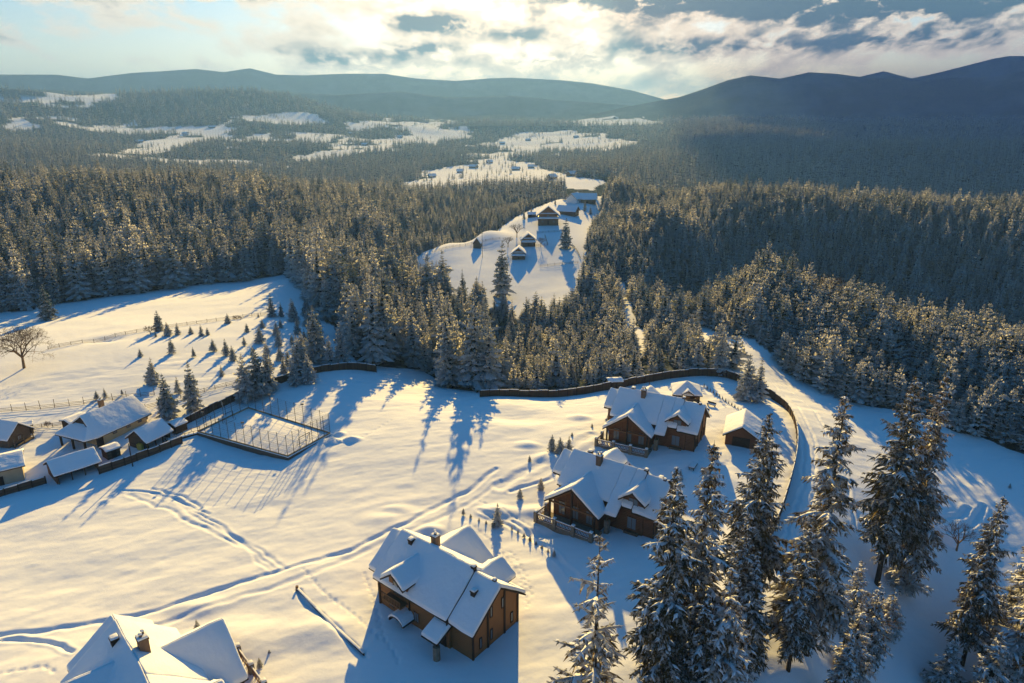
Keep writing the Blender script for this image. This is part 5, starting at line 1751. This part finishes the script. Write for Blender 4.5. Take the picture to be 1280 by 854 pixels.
def lodge():
    c, rot, L = between((113, 521), (154, 504), 5.6)
    t = thing('farm_lodge', 'long tan walled lodge with a hipped gable snow roof, largest building of the farm', 'lodge', (c[0], c[1], gz(*c)), rot, g_farm)
    L = max(L, 11.0) + 1.0; h, hw, zr = 4.3, 2.9, 5.9
    MB().extr([(-L / 2, -h, -.8), (-L / 2, h, -.8), (-L / 2, h, hw), (-L / 2, 0, zr - .3), (-L / 2, -h, hw)], (L, 0, 0)).build('wall', 'tan_render', t)
    k = (zr - hw + .15) / (h + .0)
    e = h + .9
    snowy_roof(t, [[(-L / 2 - .4, 0, zr), (L / 2 + .9, 0, zr), (L / 2 + .9, s * e, zr - k * e), (-L / 2 - .9, s * e, zr - k * e), (-L / 2 - .9, s * 2.2, zr - k * 2.2)] for s in (-1, 1)], snow=.3)
    snowy_roof(t, [[(-L / 2 - .5, -2.4, zr - k * 2.4), (-L / 2 - .5, 2.4, zr - k * 2.4), (-L / 2 - 3.6, 4.6, zr - k * 5.0), (-L / 2 - 3.6, -4.6, zr - k * 5.0)],
                   [(-L / 2 - .7, -2.2, zr - k * 2.2), (-L / 2 - .7, -e, zr - k * e), (-L / 2 - 3.6, -4.6, zr - k * 5.0)], [(-L / 2 - .7, 2.2, zr - k * 2.2), (-L / 2 - .7, e, zr - k * e), (-L / 2 - 3.6, 4.6, zr - k * 5.0)]], name='hip_roof', snow=.28)
    MB().extr([(-L / 2 - .5, -2.0, zr - k * 2.2), (-L / 2 - .5, 2.0, zr - k * 2.2), (-L / 2 - .5, 0, zr - .2)], (.3, 0, 0)).build('gablet', 'dark_wood', t)
    for y in (-3.8, 0, 3.8): MB().box((-L / 2 - 3.0, y, 1.0), (.35, .35, 3.0)).build('porch_post', 'dark_wood', t)
    MB().box((-L / 2 + .1, -h - .03, .5), (1.6, .12, 2.4)).build('door', 'dark_wood', t)
    for x in (-2.2, 1.2, 4.2): window(t, (x, -h, 1.6), .9, 1.0, 0)
    chimney(t, .5, 2.4, 4.0, 6.8, .9)
    ls = MB()
    for z in (.4, .9, 1.4, 1.9):
        for q in (.55, 1.05): ls.tube((L / 2 + q, -3.2, z), (L / 2 + q, 2.2, z), .24, n=8)
    detach(ls.build('log_stack', 'old_logs', t), t, 'tall stack of long logs piled against the far end of the tan lodge', 'log pile')


lodge()


def farm(name, label, cat, p0, p1, zr, Wd_, hw, rise, wall, **kw):
    c, rot, L = between(p0, p1, zr)
    ov = kw.get('over', .5)
    return gable(name, label, cat, (c[0], c[1], gz(*c)), rot, max(L - 2 * ov, 2), Wd_, hw, rise, wall, group=g_farm, **kw)


farm('open_shed', 'open fronted shed with one broad blue snow slope facing the snowfield', 'shed', (57, 575), (117, 557), 3.9, 6.4, 2.2, 1.7, 'fence_planks', open_front=True, gabmat='red_logs')
t = farm('carport', 'open ended gable shed with a yellow thing inside, nearest the court', 'shed', (167, 540), (202, 524), 4.3, 5.6, 2.3, 2.0, 'shed_planks', open_front=True)
detach(MB().box((-2.8, -.9, .7), (1.6, 1.5, 1.3)).box((-2.8, -.9, 1.42), (1.2, 1.1, .16)).build('yellow_crate', 'yellow_paint', t), t, 'yellow box standing in the open end of the shed nearest the court', 'crate')
farm('small_hut', 'tiny square plank hut with a flat snow lid between the open sheds', 'hut', (127, 560), (147, 553), 2.4, 2.6, 2.0, .35, 'shed_planks', over=.3)
farm('dark_hut', 'small black hut with a lean snow roof beside the court ramp', 'hut', (212, 531), (229, 524), 2.6, 3.0, 2.1, .45, 'dark_wood', over=.3)
farm('low_shed', 'low flat shed tucked behind the tan lodge', 'shed', (80, 529), (107, 519), 2.4, 3.4, 1.9, .4, 'dark_wood', over=.4)
farm('pale_barn', 'pale grey walled barn cut by the left edge, under a smooth snow roof', 'barn', (-40, 576), (28, 561), 4.6, 7.4, 3.4, 1.2, 'grey_wall', over=.6)
c, rot, L = between((-14, 531), (24, 527), 4.6)
t = gable('log_hut', 'weathered log hut with a steep sunlit snow roof at the far left', 'hut', (c[0], c[1], gz(*c)), rad(-14), 6.5, 5.4, 2.6, 2.2, 'old_logs', group=g_farm, over=.7, dooro=False)
window(t, (3.25, 0, 1.4), .9, 1.0, math.pi / 2)
MB().box((3.9, 0, .3), (1.3, 5.0, .16)).build('porch_floor', 'weathered_wood', t)
for y in (-2.3, 0, 2.3): MB().box((4.4, y, .9), (.16, .16, 2.6)).build('porch_post', 'weathered_wood', t)
MB().box((4.4, 0, 1.1), (.1, 4.8, .12)).build('railing', 'weathered_wood', t)
farm('low_shed', 'small dark lean shed right behind the weathered log hut', 'shed', (28, 530), (38, 528), 2.8, 2.2, 2.2, .4, 'dark_wood', over=.2)


def pole(px, py, h, label, arm=True, name='utility_pole', cat='pole'):
    x, y, z = G(px, py)
    t = thing(name, label, cat, (x, y, z), .4, 'wooden poles')
    MB().tube((0, 0, -.5), (0, 0, h), .13, .09, 7).build('shaft', 'dark_wood', t)
    if arm:
        MB().box((0, 0, h - .4), (1.2, .12, .12)).build('crossarm', 'dark_wood', t)
        for s in (-.5, .5): MB().tube((s, 0, h - .33), (s, 0, h - .15), .05).build('insulator', 'white_paint', t)


pole(166, 583, 5.2, 'dark wooden pole rising from the grey plank fence', False)
pole(603, 322, 13, 'thin tall utility pole beside the lone hay hut on the ridge')
pole(811, 492, 3.2, 'slim post on the snow behind the upper chalet', False)

# ------------------------------------------------------------------ hamlet on the ridge
g_ridge = 'timber houses on the ridge'


def ridge_house(name, label, cat, bx, by, L, Wd_, hw, rise, rot, wall, **kw):
    x, y, z = G(bx, by)
    return gable(name, label, cat, (x, y, z), rot, L, Wd_, hw, rise, wall, group=g_ridge, **kw)


def tier_house(label, bx, by, wpx, tiers, wall, rot, skirt=True):
    x, y, z = G(bx, by)
    w = wpx * math.hypot(x, y) / F
    t = thing('timber_house', label, 'house', (x, y, z), rot, g_ridge)
    d, h1 = w * .95, w * .30
    MB().box((0, 0, h1 / 2 - .4), (w, d, h1 + .8)).build('wall', wall, t)
    r = w * .36
    h2 = h1 + w * .22
    ww = w * .46
    MB().extr([(-ww, -d / 2, h1), (ww, -d / 2, h1), (ww, -d / 2, h2), (0, -d / 2, h2 + r), (-ww, -d / 2, h2)], (0, d, 0)).build('upper_wall', 'amber_logs', t)
    e = w * .6; k = r / ww
    snowy_roof(t, [[(0, -d / 2 - .8, h2 + r), (0, d / 2 + .8, h2 + r), (s * e, d / 2 + .8, h2 + r - k * e), (s * e, -d / 2 - .8, h2 + r - k * e)] for s in (-1, 1)], snow=.35)
    if skirt:
        snowy_roof(t, [[(-w * .55, -d / 2 - 1.3, h1 - .1), (w * .55, -d / 2 - 1.3, h1 - .1), (w * .5, -d / 2 + .1, h1 + .7), (-w * .5, -d / 2 + .1, h1 + .7)]], name='skirt_roof', snow=.3)
        snowy_roof(t, [[(-w * .42, -d / 2 - .6, h2 + .1), (w * .42, -d / 2 - .6, h2 + .1), (w * .38, -d / 2 + .1, h2 + .5), (-w * .38, -d / 2 + .1, h2 + .5)]], name='skirt_roof', snow=.25)
    for s in (-.28, .28):
        window(t, (s * w, -d / 2, h1 * .5), w * .09, w * .1, 0)
    window(t, (0, -d / 2, h1 + w * .13), w * .10, w * .1, 0)
    MB().box((0, -d / 2 - .03, h1 * .35), (w * .08, .12, h1 * .7)).build('door', 'dark_wood', t)
    return t


tier_house('large two tier timber house facing down the ridge, tallest of the hamlet', 685, 279, 25, 2, 'old_logs', rad(-2))
tier_house('smaller two tier log hut beside the leafless tree on the ridge', 660, 306, 17, 2, 'old_logs', rad(3))
tier_house('lowest gabled hut of the hamlet, nearest the forest below the ridge', 648.5, 322.5, 16, 2, 'old_logs', rad(-4))
ridge_house('ridge_barn', 'dark barn with a long tilted snow roof right of the large timber house', 'barn', 710, 268, 12, 8, 2.8, 2.6, rad(-25), 'old_logs', dooro=False, over=.8)
ridge_house('ridge_cottage', 'white gabled cottage in the hamlet above the dark barn', 'cottage', 718, 253, 10, 8, 3.2, 3.2, rad(60), 'white_paint', win=2, over=.7)
ridge_house('ridge_cottage', 'long snow roofed cottage at the forest side of the hamlet top', 'cottage', 734, 253, 12, 8, 3.0, 3.2, rad(-5), 'old_logs', win=2, over=.8)
ridge_house('hay_hut', 'tiny steep hay hut alone on the sunny slope', 'hut', 597, 309, 4.2, 4.0, 2.6, 2.6, rad(80), 'old_logs', over=.3, dooro=False)
ridge_house('ridge_shed', 'low dark shed left of the large timber house', 'shed', 667, 271, 7, 4, 1.8, 1.0, rad(5), 'dark_wood', over=.4)
x, y, z = G(58, 245)
gable('forest_cabin', 'blue roofed cabin with an orange gable hidden among the left hand forest', 'cabin', (x, y, z + 9), rad(-20), 12, 8, 3.5, 3, 'amber_logs', over=.8, win=2)
for k, (bx, by, L, lab) in enumerate([
    (592, 210, 16, 'far snow roofed farmhouse left in the glowing clearing beyond the ridge'), (612, 204, 12, 'far farmhouse in the middle of the glowing clearing'), (645, 213, 14, 'far low barn right in the glowing clearing'),
    (716, 220, 16, 'far barn at the woods edge beyond the ridge'), (628, 180, 16, 'distant farmhouse at the left tip of the second snowy hill'), (868, 198, 15, 'white roofed house alone at the top of the frosted slope'),
    (175, 178, 18, 'distant house on the left hill clearing, lower end'), (232, 168, 18, 'distant house in the middle of the left hill clearing'), (265, 160, 18, 'distant house near the top of the left hill clearing'),
    (440, 168, 20, 'distant barn in the long valley clearing'), (770, 148, 24, 'distant barn on the far plateau clearing'), (15, 182, 16, 'far snow roofed house on the edge of the left woods'), (456, 182, 16, 'distant house lower in the valley clearing'), (540, 222, 12, 'small hut in the near valley clearing left of the ridge'),
    (664, 210, 12, 'far snow roofed cottage right of the low barn in the glowing clearing'), (690, 224, 12, 'far cottage just beyond the top of the ridge'), (575, 216, 11, 'far hut at the left end of the glowing clearing'),
    (660, 176, 15, 'distant farmhouse in the middle of the second snowy hill'), (720, 172, 15, 'distant farmhouse at the right of the second snowy hill'), (500, 172, 16, 'distant farmhouse in the wide valley clearing left of the second snowy hill'),
]):
    x, y, z = G(bx, by)
    gable('far_house', lab, 'house', (x, y, z), rad(-30 + 53 * k % 90), L, L * .62, 3.4, 3.2, 'white_paint' if k in (5, 7) else 'old_logs', group='houses far off in the valley', over=1.0, snow=.4, dooro=False, win=2)
# ------------------------------------------------------------------ unseen cloud added above the view to keep sun off the right hand hills
def cloud_bank():
    m, t = new_mat('cloud_white')
    finish(t, bsdf(t, (0.86, 0.87, 0.90), 1.0, 0.0))
    rs = np.random.RandomState(8)
    mb = MB()
    bm = bmesh.new(); bmesh.ops.create_icosphere(bm, subdivisions=3, radius=1.0)
    base = np.array([v.co[:] for v in bm.verts]); faces = [tuple(v.index for v in f.verts) for f in bm.faces]; bm.free()
    H = 1900.0
    shift = (H - 40) / math.tan(SUN_EL)
    spots = [(x, y, .82) for y in np.arange(1050, 6300, 340) for x in np.arange(0.37 * y + 120, 0.37 * y + 900 + 0.75 * y, 340)]
    for x, y, share in spots:
        if rs.rand() < share:
            cx, cy_ = x + rs.randn() * 70, y + rs.randn() * 70
            s = np.array([300 + 110 * rs.rand(), 300 + 110 * rs.rand(), 110 + 70 * rs.rand()])
            d = 1 + .16 * np.sin(base @ rs.randn(3) * 3 + rs.rand() * 6) + .10 * np.sin(base @ rs.randn(3) * 7)
            v = base * d[:, None] * s + np.array([cx + shift * math.tan(SUN_AZ), cy_ + shift, H + 90 * rs.rand()])
            mb.add(v, faces)
    o = mb.build('cloud_bank', 'cloud_white', recalc=False)
    for f in o.data.polygons: f.use_smooth = True
    tag(o, 'unseen cloud mass added above the view to shade the right hand hills', 'cloud', kind='structure')


cloud_bank()
# ------------------------------------------------------------------ the air
def build_haze():
    m, t = new_mat('haze_air')
    o = t.nodes.new('ShaderNodeOutputMaterial')
    v = t.nodes.new('ShaderNodeVolumePrincipled')
    v.inputs['Color'].default_value = (0.16, 0.355, 0.95, 1)
    v.inputs['Density'].default_value = 0.000155
    v.inputs['Anisotropy'].default_value = 0.32
    t.links.new(v.outputs[0], o.inputs['Volume'])
    mb = MB().box((0, 0, 165), (20000, 22000, 530))
    h = mb.build('haze', 'haze_air')
    h['kind'] = 'stuff'


build_haze()
